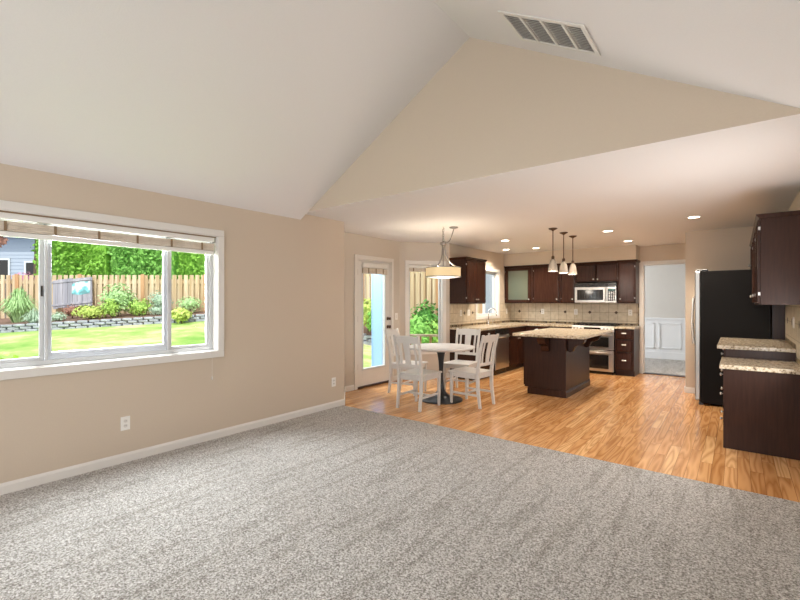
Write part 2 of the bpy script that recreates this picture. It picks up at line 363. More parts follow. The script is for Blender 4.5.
# dining room beyond the doorway
struct(box('floor_dining', 'carpet', (-4.2, .4, YB+.13, 12.0, -.1, .004)))
struct(box('wall_dining', 'dining_wall', (-4.2, .4, 12.0, 12.1, 0, ZC)))
struct(box('wall_dining_side', 'dining_wall', (-.3, -.2, YB+.12, 12.0, 0, ZC)))
struct(box('ceiling_dining', 'ceil', (-4.2, .4, YB+.12, 12.1, ZC, ZC+.1)))
wn = MB().box(-3.2, -.31, 11.985, 12.0, .17, .95).box(-3.2, -.31, 11.965, 12.0, 0, .17).box(-3.2, -.31, 11.955, 12.0, .95, .99)
for px in (-2.87, -2.32, -1.77, -1.22, -.67):
    x0, x1, a, b_ = px-.27, px+.19, .25, .86
    for q in ((x0, x1, a, a+.03), (x0, x1, b_-.03, b_), (x0, x0+.03, a, b_), (x1-.03, x1, a, b_)): wn.box(q[0], q[1], 11.968, 11.986, q[2], q[3])
struct(wn.build('trim_wainscot', 'wains', bevel=.004))
struct(box('trim_threshold', 'cabdoor', (-1.42, -.68, YB-.01, YB+.13, .0, .012)))

# baseboards
def baseboard(name, p0, p1, h=.085, ext=0):
    p0 = Vector(p0); p1 = Vector(p1); d = p1-p0
    pr = [(0, 0), (-.013, 0), (-.013, h-.02), (-.007, h-.006), (-.005, h), (0, h)]
    mb = MB(); mb.prism(pr, -ext, d.length+ext, 'x'); o = mb.build(name, 'trim', loc=(p0.x, p0.y, 0), rz=math.atan2(d.y, d.x)); return struct(o)
baseboard('baseboard_left', (XL, -3.3), (XL, YE+.005))
baseboard('baseboard_nook_near', (XL-.003, YE+.003), NA)
baseboard('baseboard_nook_door', NA, (-4.70, 4.80)); baseboard('baseboard_nook_door', (-4.70, 5.775), NB)
baseboard('baseboard_nook_window', NB, NC)
baseboard('baseboard_fridge', (-.63, 7.8), (-.45, 7.8))
box_ = struct(box('baseboard_closet', 'trim', (-.633, -.62, 7.79, 9.25, 0, .085)))

# ------------------------------------------------------------ picture window
def frame_mb(x0, x1, z0, z1, w_, y0, y1, mb=None):
    mb = mb or MB()
    mb.box(x0, x1, y0, y1, z0, z0+w_); mb.box(x0, x1, y0, y1, z1-w_, z1); mb.box(x0, x0+w_, y0, y1, z0+w_, z1-w_); mb.box(x1-w_, x1, y0, y1, z0+w_, z1-w_); return mb
# local frame of every window: x along the wall, y outward (0 = room face of the wall)
W1 = empty('window_1', (XL, 0, 0), PI/2); struct(W1)
frame_mb(.395, 2.315, .82, 2.10, .066, -.018, 0).build('casing', 'trim', W1, .004)
frame_mb(.455, 2.255, .88, 2.04, .012, 0, .14).build('jamb', 'trim', W1)
frame_mb(.467, 2.243, .892, 2.028, .035, .075, .125).build('window_frame', 'vinyl', W1, .003)
sb = MB(); sb.box(.895, .915, .065, .12, .927, 1.993); sb.box(1.795, 1.815, .065, .12, .927, 1.993)
sb.build('mullion', 'vinyl', W1, .004)
frame_mb(.915, 1.795, .927, 1.993, .026, .078, .108).box(.94, 1.77, .074, .108, .953, .985).build('sash', mat('sash_shade', (.60, .64, .70), .4), W1, .003)
sash = frame_mb(1.815, 2.208, .927, 1.993, .028, .085, .11).build('sash', 'vinyl', W1, .003)
frame_mb(.502, .895, .927, 1.993, .028, .085, .11).build('sash', 'vinyl', W1, .003)
for a, b_ in ((.53, .867), (.941, 1.769), (1.843, 2.18)): box('pane', 'glass', (a, b_, .094, .098, .95, 1.97), W1)
box('latch', 'black', (.876, .886, .078, .088, 1.42, 1.50), W1)
# woven shade, gathered at the head of the picture window
sh = empty('woven_shade', (XL, 1.35, 1.90), PI/2, 'beige woven roman shade pulled up at the head of the wide garden window', 'window shade')
box('headrail', 'whitefab', (-.875, .875, .012, .05, .075, .126), sh, .003)
box('shadow_strip', 'tab', (-.885, .885, -.002, .010, .118, .128), sh)  # shadow line under the head casing, put in as a thin dark strip
st = MB()
for k in range(5): st.box(-.872, .872, .008-.003*(k % 2), .052+.003*(k % 2), -.012+.014*k, .0005-.012+.014*(k+1))
st.build('folded_fabric', 'shade', sh, .004)
box('hem_bar', 'whitefab', (-.872, .872, .012, .046, -.05, -.014), sh, .006)
for i in range(7):
    x = .745-.287*i; box('tape', 'tab', (x-.008, x+.008, -.0015, .004, -.012, .058), sh)
cd_ = MB(); cd_.tube([(XL+.006, 2.31, 1.0), (XL+.006, 2.312, .78)], .0016, 6)
cdo = empty('pull_cord', (XL+.01, 2.19, .60), 0, 'thin white pull cord with small tassel hanging on the wall below the window', 'cord')
MB().tube([(0, 0, .0), (.0, .001, .24)], .0016, 6).build('cord', 'cord', cdo)
MB().lathe([(0, .0), (.008, .003), (.006, .03), (.002, .04), (0, .04)], seg=10).build('tassel', 'cord', cdo, smooth=True)

def outlet(loc, rz, label, toggle=False, group=None, name='wall_outlet', cat='outlet', w_=.072, h_=.117):
    e = empty(name, loc, rz, label, cat, group)
    box('cover_plate', 'white', (-w_/2, w_/2, -.006, 0, -h_/2, h_/2), e, .003)
    if toggle:
        for k in range(max(1, round(w_/.072))):
            cx = (k-(max(1, round(w_/.072))-1)/2)*.046
            box('rocker', 'trim', (cx-.016, cx+.016, -.009, -.0055, -.033, .033), e, .002)
    else:
        for s_ in (-1, 1):
            mb = MB().lathe([(0, 0), (.016, 0), (.016, .003), (0, .003)], seg=16)
            bmesh.ops.rotate(mb.bm, cent=(0, 0, 0), matrix=Matrix.Rotation(PI/2, 3, 'X'), verts=mb.bm.verts)
            r_ = mb.build('socket', 'trim', e, loc=(0, -.0055, s_*.02))
            MB().box(-.006, -.004, -.0038, -.0025, -.004, .006).box(.004, .006, -.0038, -.0025, -.004, .006).build('slot', 'black', r_)
    return e
outlet((XL, 1.424, .338), PI/2, 'white wall outlet below the wide garden window')
outlet((XL, 3.83, .336), PI/2, 'white wall outlet near the end corner of the long beige wall')
outlet((-4.70, 5.86, 1.12), PI/2, 'white light switch beside the glass patio door', True, name='light_switch', cat='light switch')

# ------------------------------------------------------------ patio door (local x along wall from NA, y outward)
D1 = empty('door_1', (-4.70, 4.60, 0), PI/2); struct(D1)
tm = MB().box(.205, .27, -.018, 0, 0, 2.12).box(1.11, 1.17, -.018, 0, 0, 2.12).box(.27, 1.11, -.018, 0, 2.055, 2.12)
tm.build('casing', 'trim', D1, .004)
MB().box(.27, .285, 0, .14, 0, 2.055).box(1.095, 1.11, 0, .14, 0, 2.055).box(.285, 1.095, 0, .14, 2.04, 2.055).build('jamb', 'trim', D1)
box('threshold', 'bronze', (.27, 1.11, -.015, .13, 0, .022), D1)
ds = frame_mb(.288, 1.092, .03, 2.035, .125, .01, .05)
ds.box(.413, .967, .01, .05, .155, .29)
ds.build('door_slab', 'trim', D1, .003)
frame_mb(.395, .985, .275, 1.965, .03, .002, .058).build('glass_frame', 'vinyl', D1, .004)
box('pane', 'glass', (.42, .96, .028, .032, .29, 1.94), D1)
for z in (.30, 1.06, 1.80):
    box('hinge', 'nickel', (.272, .292, -.006, .009, z, z+.09), D1, .002)
for z, r_ in ((.95, .028), (1.09, .024)):
    mb = MB().lathe([(0, -.0), (.03, 0), (.03, .006), (.012, .01), (.012, .03), (r_, .04), (r_, .055), (.012, .062), (0, .063)], seg=20)
    bmesh.ops.rotate(mb.bm, cent=(0, 0, 0), matrix=Matrix.Rotation(PI/2, 3, 'X'), verts=mb.bm.verts)
    mb.build('door_knob' if z < 1 else 'deadbolt', 'bronze', D1, smooth=True, loc=(1.04, .01, z))
ds_ = empty('door_shade', (-4.70, 5.285, 1.80), PI/2, 'small rolled white woven shade at the top of the patio door glass', 'window shade')
MB().box(-.30, .30, -.036, .0015, .13, .20).build('folded_fabric', 'whitefab', ds_, .012)
box('hem', 'shade', (-.30, .30, -.036, .0015, .03, .125), ds_, .012)
for x in (-.18, 0, .18): box('tape', 'tab', (x-.008, x+.008, -.043, -.0365, .034, .12), ds_)

# nook window (local x along the angled wall from NB)
angN = math.atan2(NC[1]-NB[1], NC[0]-NB[0])
W2 = empty('window_2', (NB[0], NB[1], 0), angN); struct(W2)
frame_mb(.10, .865, .435, 2.11, .065, -.018, 0).build('casing', 'trim', W2, .004)
frame_mb(.162, .803, .497, 2.048, .012, 0, .14).build('jamb', 'trim', W2)
frame_mb(.174, .791, .509, 2.036, .035, .07, .12).build('window_frame', 'vinyl', W2, .003)
box('pane', 'glass', (.205, .76, .094, .098, .54, 2.0), W2)
nsd = empty('nook_shade', (NB[0], NB[1], 0), angN, 'narrow white shade raised at the top of the breakfast nook window', 'window shade')
box('headrail', 'whitefab', (.178, .787, .012, .05, 1.985, 2.03), nsd, .004)
box('folded_fabric', 'shade', (.180, .785, .010, .054, 1.915, 1.984), nsd, .008)
for x in (.26, .48, .70): box('tape', 'tab', (x-.012, x+.012, .0065, .0095, 1.92, 1.98), nsd)
# kitchen window
W3 = empty('window_3', (XL, 6.67, 0), PI/2); struct(W3)
frame_mb(.99, 2.09, 1.02, 2.08, .06, -.016, 0).build('casing', 'trim', W3, .004)
frame_mb(1.05, 2.03, 1.08, 2.02, .012, 0, .14).build('jamb', 'trim', W3)
frame_mb(1.062, 2.018, 1.092, 2.008, .035, .07, .12).box(1.52, 1.56, .07, .12, 1.127, 1.973).build('window_frame', 'vinyl', W3, .003)
for a, b_ in ((1.095, 1.523), (1.557, 1.985)): box('pane', 'glass', (a, b_, .094, .098, 1.12, 1.98), W3)
# dining doorway casing
cs = MB().box(-1.485, -1.42, YB-.018, YB, 0, 2.15).box(-.68, -.635, YB-.018, YB, 0, 2.15).box(-1.42, -.68, YB-.018, YB, 2.085, 2.15)
cs.box(-1.42, -1.408, YB, YB+.12, .0, 2.085).box(-1.408, -.68, YB, YB+.12, 2.073, 2.085)
struct(cs.build('trim_doorway', 'trim', bevel=.004))

# ------------------------------------------------------------ cabinet pieces (local: x width, front faces -y, front plane y=0)
def panel_mb(x0, x1, z0, z1, th=.02, fr=.055, flat=False):
    mb = MB(); bm = mb.bm; mb.box(x0, x1, -th, 0, z0, z1)
    bm.faces.ensure_lookup_table(); f = min(bm.faces, key=lambda f: f.calc_center_median().y)
    if not flat:
        r = bmesh.ops.inset_region(bm, faces=[f], thickness=fr, depth=0)
        r = bmesh.ops.inset_region(bm, faces=[f], thickness=.010, depth=-.012)
        r = bmesh.ops.inset_region(bm, faces=[f], thickness=.02, depth=.004)
    return mb
def round_knob(parent, x, z, y=-.02, m='knob', name='knob'):
    mb = MB().lathe([(0, 0), (.006, 0), (.005, .012), (.014, .018), (.015, .025), (.009, .030), (0, .031)], seg=14)
    bmesh.ops.rotate(mb.bm, cent=(0, 0, 0), matrix=Matrix.Rotation(PI/2, 3, 'X'), verts=mb.bm.verts)
    return mb.build(name, m, parent, smooth=True, loc=(x, y, z))
def cup_pull(parent, x, z, y=-.02, w_=.075):
    mb = MB()
    pr = [(y, .012), (y-.018, .010), (y-.026, -.002), (y-.024, -.012), (y-.018, -.006), (y-.014, .004), (y, .006)]
    mb.prism([(a, b+z) for a, b in pr], x-w_/2, x+w_/2, 'x'); return mb.build('cup_pull', 'knob', parent, .002)
def door(parent, x0, x1, z0, z1, knob=None, cup=False, m='cabdoor', glass=False):
    if glass:
        mb = frame_mb(x0, x1, z0, z1, .06, -.02, 0); d = mb.build('door', m, parent, .002)
        box('glass_panel', 'frost', (x0+.06, x1-.06, -.011, -.006, z0+.06, z1-.06), d)
    else: d = panel_mb(x0, x1, z0, z1, fr=.06 if min(x1-x0, z1-z0) > .25 else .045).build('door', m, parent, .002)
    if knob: round_knob(d, knob[0], knob[1])
    for hz in (z0+.07, z1-.09):
        if z1-z0 > .5 and knob:
            hx = x0 if knob[0] > (x0+x1)/2 else x1
            box('hinge', 'nickel', (hx-.004, hx+.004, -.016, -.0, hz, hz+.03), d)
    return d
def drawer(parent, x0, x1, z0, z1, pull='cup'):
    d = panel_mb(x0, x1, z0, z1, fr=.03, flat=(z1-z0) < .13).build('drawer', 'cabdoor', parent, .002)
    if pull == 'cup': cup_pull(d, (x0+x1)/2, (z0+z1)/2+(.02 if z1-z0 > .15 else 0))
    elif pull: round_knob(d, (x0+x1)/2, (z0+z1)/2)
    return d
def base_body(e, w_, dp, h_=.873, toe=.1, tr=.06):
    mb = MB().box(0, w_, 0, dp, toe, h_).box(0, w_, tr, dp, 0, toe); return mb.build('cabinet_body', 'cab', e)
def base_cab(loc, rz, w_, dp, label, layout, group=None):
    e = empty('base_cabinet', loc, rz, label, 'cabinet', group); base_body(e, w_, dp)
    if layout == 'drawers':
        for z0, z1 in ((.69, .86), (.45, .675), (.115, .435)): drawer(e, .025, w_-.025, z0, z1)
    elif layout == 'two':
        h = w_/2
        drawer(e, .02, h-.008, .70, .86, 'cup'); drawer(e, h+.008, w_-.02, .70, .86, 'cup')
        door(e, .02, h-.008, .115, .685, (h-.035, .64)); door(e, h+.008, w_-.02, .115, .685, (h+.035, .64))
    elif layout == 'one':
        drawer(e, .02, w_-.02, .70, .86, 'cup'); door(e, .02, w_-.02, .115, .685, (w_-.05, .64))
    elif layout == 'sink':
        h = w_/2
        box('false_drawer_front', 'cabdoor', (.02, w_-.02, -.02, 0, .70, .86), e, .003)
        door(e, .02, h-.004, .115, .685, (h-.035, .64)); door(e, h+.004, w_-.02, .115, .685, (h+.035, .64))
    return e
# back wall run, fronts at y=8.78
base_cab((-1.80, 8.78, 0), 0, .32, .57, 'narrow dark cabinet with three cup-pull drawers between the oven and the doorway', 'drawers')
base_cab((-3.52, 8.78, 0), 0, .945, .57, 'dark base cabinet behind the island, left of the double oven', 'two')
# sink wall run: fronts at x=-3.52 facing +x ; local x -> +y
base_cab((-3.52, 6.69, 0), PI/2, .595, .595, 'dark base cabinet behind the dining chairs, left of the dishwasher', 'one')
base_cab((-3.52, 7.89, 0), PI/2, .885, .595, 'dark sink base cabinet right of the dishwasher', 'sink')
cf = MB().box(-4.115, -3.53, 8.785, 9.35, 0, .873).build('corner_cabinet', 'cab'); tag(cf, 'dark corner cabinet where the sink run meets the back wall', 'cabinet')
# dishwasher
dw = empty('dishwasher', (-3.52, 7.29, 0), PI/2, 'stainless steel dishwasher built in under the counter behind the dining chairs', 'dishwasher')
box('body', 'black', (.003, .592, .01, .59, .1, .868), dw); box('toe_kick', 'black', (.003, .592, .05, .08, 0, .098), dw)
box('door_panel', 'steel', (.004, .591, -.022, .008, .115, .75), dw, .004)
box('control_strip', 'black', (.004, .591, -.022, .008, .755, .865), dw, .004)
MB().tube([(.05, -.022, .71), (.05, -.055, .71), (.545, -.055, .71), (.545, -.022, .71)], .010, 10).build('handle', 'steel', dw, smooth=True)

# counters
tz0, tz1 = .875, .915
def slab(name, segs, m='granite'):
    mb = MB()
    for s_ in segs: mb.box(*s_, tz0, tz1)
    return mb.build(name, m)
cnt = slab('countertop', [(XL+.001, -3.485, 6.68, 7.97), (XL+.001, -4.02, 7.97, 8.60), (-3.62, -3.485, 7.97, 8.60), (XL+.001, -3.485, 8.60, 8.745), (XL+.001, -2.572, 8.745, YB-.001)])
tag(cnt, 'L-shaped speckled beige granite countertop running under the kitchen window and along the back wall', 'countertop')
c2 = MB().box(-1.803, -1.462, 8.745, YB-.001, tz0, tz1).build('countertop', 'granite', bevel=.004)
tag(c2, 'short granite countertop piece between the range and the doorway', 'countertop')
# sink and faucet
sk = empty('kitchen_sink', (-3.82, 8.285, .875), 0, 'stainless sink basin set in the counter under the kitchen window', 'sink')
mb = MB(); mb.box(-.199, .199, -.314, .314, -.2, -.19).box(-.199, -.190, -.314, .314, -.19, .0).box(.190, .199, -.314, .314, -.19, .0).box(-.19, .19, -.314, -.305, -.19, .0).box(-.19, .19, .305, .314, -.19, .0)
mb.build('basin', 'steel', sk); MB().lathe([(0, 0), (.04, 0), (.04, .004), (0, .004)], seg=16).build('drain', 'chrome', sk, loc=(0, 0, -.19))
sk.location.z = .874
fa = empty('faucet', (-4.065, 8.13, .915), 0, 'tall chrome gooseneck faucet behind the kitchen sink', 'faucet')
MB().lathe([(0, 0), (.028, 0), (.028, .012), (.018, .02), (.018, .07), (0, .07)], seg=18).build('base', 'chrome', fa, smooth=False)
pts = [(0, 0, .06), (0, 0, .22)]+[(.085-.085*math.cos(a), .02*a/PI, .22+.105*math.sin(a)) for a in [PI*k/12 for k in range(1, 13)]]+[(.17, .02, .17)]
MB().tube(pts, .0125, 12).build('spout', 'chrome', fa, smooth=True)
MB().tube([(0, -.018, .05), (0, -.05, .06), (.0, -.075, .10)], [.008, .007, .006], 8).build('lever', 'chrome', fa, smooth=True)
sd = empty('soap_dispenser', (-4.065, 8.32, .915), 0, 'small chrome soap pump beside the gooseneck faucet', 'soap dispenser')
MB().lathe([(0, 0), (.018, 0), (.018, .01), (.008, .014), (.007, .06), (0, .06)], seg=14).build('base', 'chrome', sd)
MB().tube([(0, 0, .058), (.0, 0, .068), (.05, 0, .066)], .006, 8).build('nozzle', 'chrome', sd, smooth=True)

# backsplashes (local x along the wall)
def diamond(parent, x, z, r=.034, y=-.0095):
    mb = MB().prism([(x-r, z), (x, z-r), (x+r, z), (x, z+r)], y-.003, y, 'y'); return mb.build('accent_tile', 'accent', parent)
bs = empty('tile_backsplash', (-4.115, YB, 0), 0, 'beige tile backsplash with brown diamond accents and mosaic border on the back kitchen wall', 'backsplash')
box('tile_field', 'tile', (.001, 2.60, -.009, 0, .955, 1.368), bs)
box('mosaic_border', 'mosaic', (.001, 2.60, -.011, 0, .916, .953), bs)
box('mosaic_border', 'mosaic', (2.602, 2.645, -.011, 0, .916, 1.368), bs)
for x in (.22, .72, 1.235, 1.73, 2.225): diamond(bs, x, 1.162)
bs2 = empty('tile_backsplash', (XL, 6.70, 0), PI/2, 'beige tile backsplash beside and below the kitchen window', 'backsplash')
tb = MB().box(.001, .955, -.009, 0, .955, 1.385).box(.955, 2.065, -.009, 0, .955, 1.015).box(2.065, 2.638, -.009, 0, .955, 1.368); tb.build('tile_field', 'tile', bs2)
MB().box(.001, 2.638, -.011, 0, .916, .953).build('mosaic_border', 'mosaic', bs2)
for x in (.50, .83): diamond(bs2, x, 1.162)
for x, lb, n_ in ((.37, 'white outlet on the tile just left of the kitchen window, the leftmost of two', 0), (.67, 'white switch plate on the tile closest to the left side of the kitchen window', 1)):
    outlet((XL+.009, 6.70+x, 1.165), PI/2, lb, bool(n_), name='light_switch' if n_ else 'wall_outlet', cat='light switch' if n_ else 'outlet', w_=.10 if n_ else .072)
outlet((XL+.009, 9.12, 1.165), PI/2, 'white outlet on the tile between the kitchen window and the back corner')
for x, lb in ((-3.363, 'white outlet on the back tile under the glass-door cabinets'), (-2.66, 'white outlet on the back tile just left of the range'), (-1.64, 'white outlet on the back tile above the narrow drawer cabinet')):
    outlet((x, YB-.009, 1.165), 0, lb)

# upper cabinets, back wall, fronts y=9.0
def crown(e, x0, x1, dp, z, side_l=True, side_r=True):
    mb = MB(); mb.prism([(dp, 0), (0, 0), (-.012, .008), (-.03, .03), (-.032, .04), (dp, .04)], x0-(.02 if side_l else 0), x1+(.02 if side_r else 0), 'x')
    for v in mb.bm.verts: v.co.z += z
    return mb.build('crown', 'cabdoor', e)
def upper(loc, rz, w_, dp, z0, z1, label, doors, sl=False, sr=False, name='wall_cabinet', group=None):
    e = empty(name, loc, rz, label, 'cabinet', group)
    box('cabinet_body', 'cab', (0, w_, 0, dp, z0, z1), e, .001)
    for d in doors: door(e, *d[:4], knob=d[4], glass=(len(d) > 5))
    crown(e, 0, w_, dp, z1, sl, sr); return e
U = 9.0; ud = .349
upper((-4.10, U, 0), 0, .632, ud, 1.345, 2.127, 'dark wall cabinet with a grey-green glass door in the back corner', [(.03, .60, 1.36, 2.115, (.57, 1.43), 1)])
upper((-3.466, U, 0), 0, .590, ud, 1.345, 2.127, 'wide dark wall cabinet with a single solid door left of the pendants', [(.03, .565, 1.36, 2.115, (.53, 1.43))])
upper((-2.874, U, 0), 0, .298, ud, 1.345, 2.127, 'narrow dark wall cabinet directly left of the microwave', [(.02, .278, 1.36, 2.115, (.25, 1.43))])
upper((-2.574, U, 0), 0, .775, ud, 1.765, 2.122, 'short two-door dark wall cabinet above the microwave', [(.015, .383, 1.78, 2.11, (.35, 1.82)), (.392, .76, 1.78, 2.11, (.425, 1.82))])
upper((-1.797, U, 0), 0, .312, ud, 1.345, 2.127, 'narrow dark wall cabinet right of the microwave beside the doorway', [(.018, .294, 1.36, 2.115, (.05, 1.43))], sr=True)
upper((-3.785, 6.685, 0), PI/2, .75, .329, 1.34, 2.135, 'dark two-door wall cabinet between the nook window and the kitchen window', [(.015, .371, 1.36, 2.12, (.34, 1.42)), (.379, .735, 1.36, 2.12, (.41, 1.42))], sl=True, sr=True)
# microwave
mw = empty('microwave', (-2.572, 8.955, 1.36), 0, 'stainless over-the-range microwave under the short wall cabinet', 'microwave')
box('body', 'black', (.004, .764, .02, .39, 0, .385), mw)
box('vent_grille', 'black', (.004, .764, -.01, .019, .31, .385), mw, .003)
box('door', 'steel', (.004, .60, -.018, .019, .0, .305), mw, .005)
box('window', 'blackglass', (.05, .535, -.0205, -.0185, .05, .255), mw, .001)
mb = MB()
for k in range(9): mb.box(.10+.045*k, .103+.045*k, -.0215, -.0206, .06, .245)
mb.build('window_screen', 'pedestal', mw)
MB().tube([(.572, -.018, .03), (.572, -.045, .045), (.572, -.045, .26), (.572, -.018, .275)], .008, 8).build('handle', 'steel', mw, smooth=True)
cpn = box('control_panel', 'steel', (.604, .764, -.018, .019, 0, .305), mw, .005)
box('keypad', 'black', (.618, .750, -.0205, -.0185, .03, .275), cpn)
mb = MB()
for i in range(3):
    for j in range(6): mb.box(.630+.040*i, .655+.040*i, -.0215, -.0206, .045+.030*j, .060+.030*j)
mb.build('keys', 'nickel', cpn)
box('display', emis('display_on', (.2, .6, .5), .15, (.02, .05, .05)), (.630, .738, -.0215, -.0206, .235, .262), cpn)
# range
rg = empty('double_oven_range', (-2.567, 8.745, 0), 0, 'stainless slide-in range with two oven doors behind the island', 'oven range')
box('body', 'black', (.0, .76, .03, .59, .03, .90), rg)
box('kick_plate', 'black', (.02, .74, .035, .06, 0, .028), rg)
pn = MB().prism([(-.02, .80), (.03, .80), (.03, .915), (.01, .915)], .0, .76, 'x').build('control_panel', 'steel', rg, .003)
MB().box(.23, .53, -.013, -.004, .835, .885).build('display', 'blackglass', pn)
for k, x in enumerate((.05, .11, .17, .59, .65, .71)):
    mb = MB().lathe([(0, 0), (.02, 0), (.018, .022), (0, .024)], seg=14); bmesh.ops.rotate(mb.bm, cent=(0, 0, 0), matrix=Matrix.Rotation(PI/2, 3, 'X'), verts=mb.bm.verts)
    mb.build('knob', 'knob', pn, loc=(x, -.008, .86))
box('cooktop', 'black', (.0, .76, .03, .59, .90, .922), rg, .003)
for i in range(3):
    g_ = MB(); x0 = .02+i*.243
    for a in (.0, .11, .22): g_.box(x0+a, x0+a+.012, .06, .57, .938, .950)
    for a in (.06, .19, .31, .43, .558): g_.box(x0, x0+.232, a, a+.012, .938, .950)
    for a in (0, .22):
        for b_ in (.06, .558): g_.box(x0+a, x0+a+.012, b_, b_+.012, .922, .94)
    g_.build('grate', 'black', rg)
for x, y in ((.14, .18), (.14, .44), (.38, .31), (.62, .18), (.62, .44)): MB().lathe([(0, 0), (.045, 0), (.04, .012), (0, .013)], seg=16).build('burner', 'pedestal', rg, loc=(x, y, .922))
for z0, z1 in ((.47, .79), (.06, .455)):
    d = box('oven_door', 'steel', (.004, .756, -.012, .029, z0, z1), rg, .005)
    box('window', 'blackglass', (.09, .67, -.0145, -.0125, z0+.05, z1-.085), d, .001)
    MB().tube([(.04, -.012, z1-.04), (.04, -.055, z1-.04), (.72, -.055, z1-.04), (.72, -.012, z1-.04)], .012, 10).build('handle', 'steel', d, smooth=True)

# ------------------------------------------------------------ island
isl = empty('kitchen_island', (-2.2, 6.9, 0), 0, 'dark brown kitchen island with granite top and curved corbels under its overhang', 'kitchen island')
MB().box(-.335, .275, -.63, .62, .10, .873).build('cabinet_body', 'cab', isl, .002)
MB().prism([(-.285, 0), (.285, 0), (.285, .07), (.275, .1), (-.275, .1), (-.285, .07)], -.64, .63, 'y').build('base_molding', 'cabdoor', isl)
mb = MB(); c = .04
mb.prism([(-.42+c, -.92), (.60-c, -.92), (.60, -.92+c), (.60, .79-c), (.60-c, .79), (-.42+c, .79), (-.42, .79-c), (-.42, -.92+c)], .875, .915, 'z'); 
top = mb.build('countertop', 'granite', isl, .008)
prof = [(a_, b_*.84) for a_, b_ in [(0, 0), (0, -.25), (.035, -.265), (.07, -.25), (.085, -.20), (.10, -.165), (.15, -.14), (.195, -.12), (.225, -.085), (.235, -.04), (.25, -.03), (.25, 0)]]
def corbel(x, y, rz):
    mb = MB().prism(prof, -.055, .055, 'y'); mb.build('corbel', 'cabdoor', isl, .004, loc=(x, y, .873), rz=rz)
corbel(.276, -.50, 0); corbel(.276, .35, 0); corbel(-.0, -.631, -PI/2)
for y in (-.30, .0, .3):
    pass
# island doors on the far (-x) side
for k in range(2):
    d = panel_mb(.02+.62*k, .60+.62*k, .12, .86).build('door', 'cabdoor', isl, .002, loc=(-.336, .61, 0), rz=-PI/2); round_knob(d, (.56 if k == 0 else .68), .78)
    d['label'] = 'dark panelled door'

# ------------------------------------------------------------ refrigerator
fr = empty('refrigerator', (-.445, 6.97, 0), 0, 'tall black side-by-side refrigerator with stainless doors facing the kitchen', 'refrigerator')
box('body', 'fridge', (.058, .77, .0, .82, .03, 1.785), fr, .006)
for y0, y1 in ((.0, .40), (.42, .82)):
    d = box('door', 'steel_dim', (-.005, .058, y0+.003, y1-.003, .06, 1.785), fr, .012)
    yy = y1-.05 if y0 < .1 else y0+.05
    MB().tube([(-.005, yy, .75), (-.045, yy, .80), (-.062, yy, 1.1), (-.045, yy, 1.42), (-.005, yy, 1.47)], .013, 10).build('handle', 'knob', d, smooth=True)
box('door_gasket', 'black', (.058, .066, .005, .815, .06, 1.76), fr)
box('hinge_cover', 'black', (.0, .14, .01, .07, 1.786, 1.805), fr, .004)
MB().box(.04, .09, .02, .09, .0, .055).box(.72, .78, .02, .09, .0, .029).box(.72, .78, .73, .80, .0, .029).box(.07, .09, .73, .80, .0, .029).build('foot', 'black', fr)
# panel beside the fridge and the cabinet above
fp = box('refrigerator_end_panel', 'cab', (.335, XR-.001, 7.0, 7.025, 0, 2.11) if False else (.34, XR-.001, 7.02, 7.04, 0, 1.765)); tag(fp, 'dark filler panel in the gap between refrigerator and right wall', 'panel')
def upr(y0, y1, xf, z0, z1, label, doors, sl, sr):   # faces -x ; local x -> -y
    return upper((xf, y1, 0), -PI/2, y1-y0, XR-.001-xf, z0, z1, label, doors, sl, sr)
upr(6.975, 7.795, .165, 1.81, 2.13, 'dark two-door cabinet above the refrigerator', [(.015, .405, 1.825, 2.12, (.37, 1.86)), (.415, .805, 1.825, 2.12, (.45, 1.86))], False, False)
upr(5.07, 6.02, .165, 1.35, 2.13, 'large dark wall cabinet above the lower desk counter, nearest the camera', [(.015, .470, 1.365, 2.12, (.43, 1.44)), (.48, .935, 1.365, 2.12, (.52, 1.44))], False, True)
upr(6.025, 6.97, .165, 1.35, 2.13, 'dark wall cabinet between the nearest wall cabinet and the refrigerator', [(.015, .467, 1.365, 2.12, (.43, 1.44)), (.477, .93, 1.365, 2.12, (.51, 1.44))], False, False)
# right wall base run (faces -x)
def bright(y0, y1, xf, h_, label, drawers):
    e = empty('base_cabinet', (xf, y1, 0), -PI/2, label, 'cabinet'); w_ = y1-y0; dp = XR-.001-xf
    base_body(e, w_, dp, h_); 
    for x0, x1, z0, z1, k in drawers:
        if k == 'd':
            d = panel_mb(x0, x1, z0, z1, fr=.03, flat=True).build('drawer', 'cabdoor', e, .002); round_knob(d, (x0+x1)/2, (z0+z1)/2)
        else: door(e, x0, x1, z0, z1, (x1-.04 if k == 'r' else x0+.04, z1-.05))
    return e
bright(5.75, 6.965, -.095, .873, 'dark base cabinet under the higher granite counter beside the refrigerator', [(.02, .60, .72, .86, 'd'), (.615, 1.195, .72, .86, 'd'), (.02, .60, .115, .70, 'r'), (.615, 1.195, .115, .70, 'l')])
e = empty('desk_cabinet', (-.085, 5.745, 0), -PI/2, 'dark low cabinet with plain end panel under the lower granite desk counter', 'cabinet')
base_body(e, .66, XR-.001+.085, .745); box('end_panel', 'cab', (.661, .68, -.02, XR+.084, 0, .745), e, .002)
for z0, z1 in ((.60, .735), (.37, .585), (.115, .355)):
    for x0, x1 in ((.02, .325), (.335, .65)):
        d = panel_mb(x0, x1, z0, z1, fr=.03, flat=True).build('drawer', 'cabdoor', e, .002); round_knob(d, (x0+x1)/2, (z0+z1)/2)
c3 = MB().box(-.172, XR-.002, 5.72, 6.966, tz0, tz1).build('countertop', 'granite', bevel=.005); tag(c3, 'higher granite countertop beside the refrigerator on the right wall', 'countertop')
c4 = MB().box(-.133, XR-.002, 5.03, 5.742, .748, .788).build('countertop', 'granite', bevel=.005); tag(c4, 'lower granite desk-height countertop nearest the camera on the right wall', 'countertop')
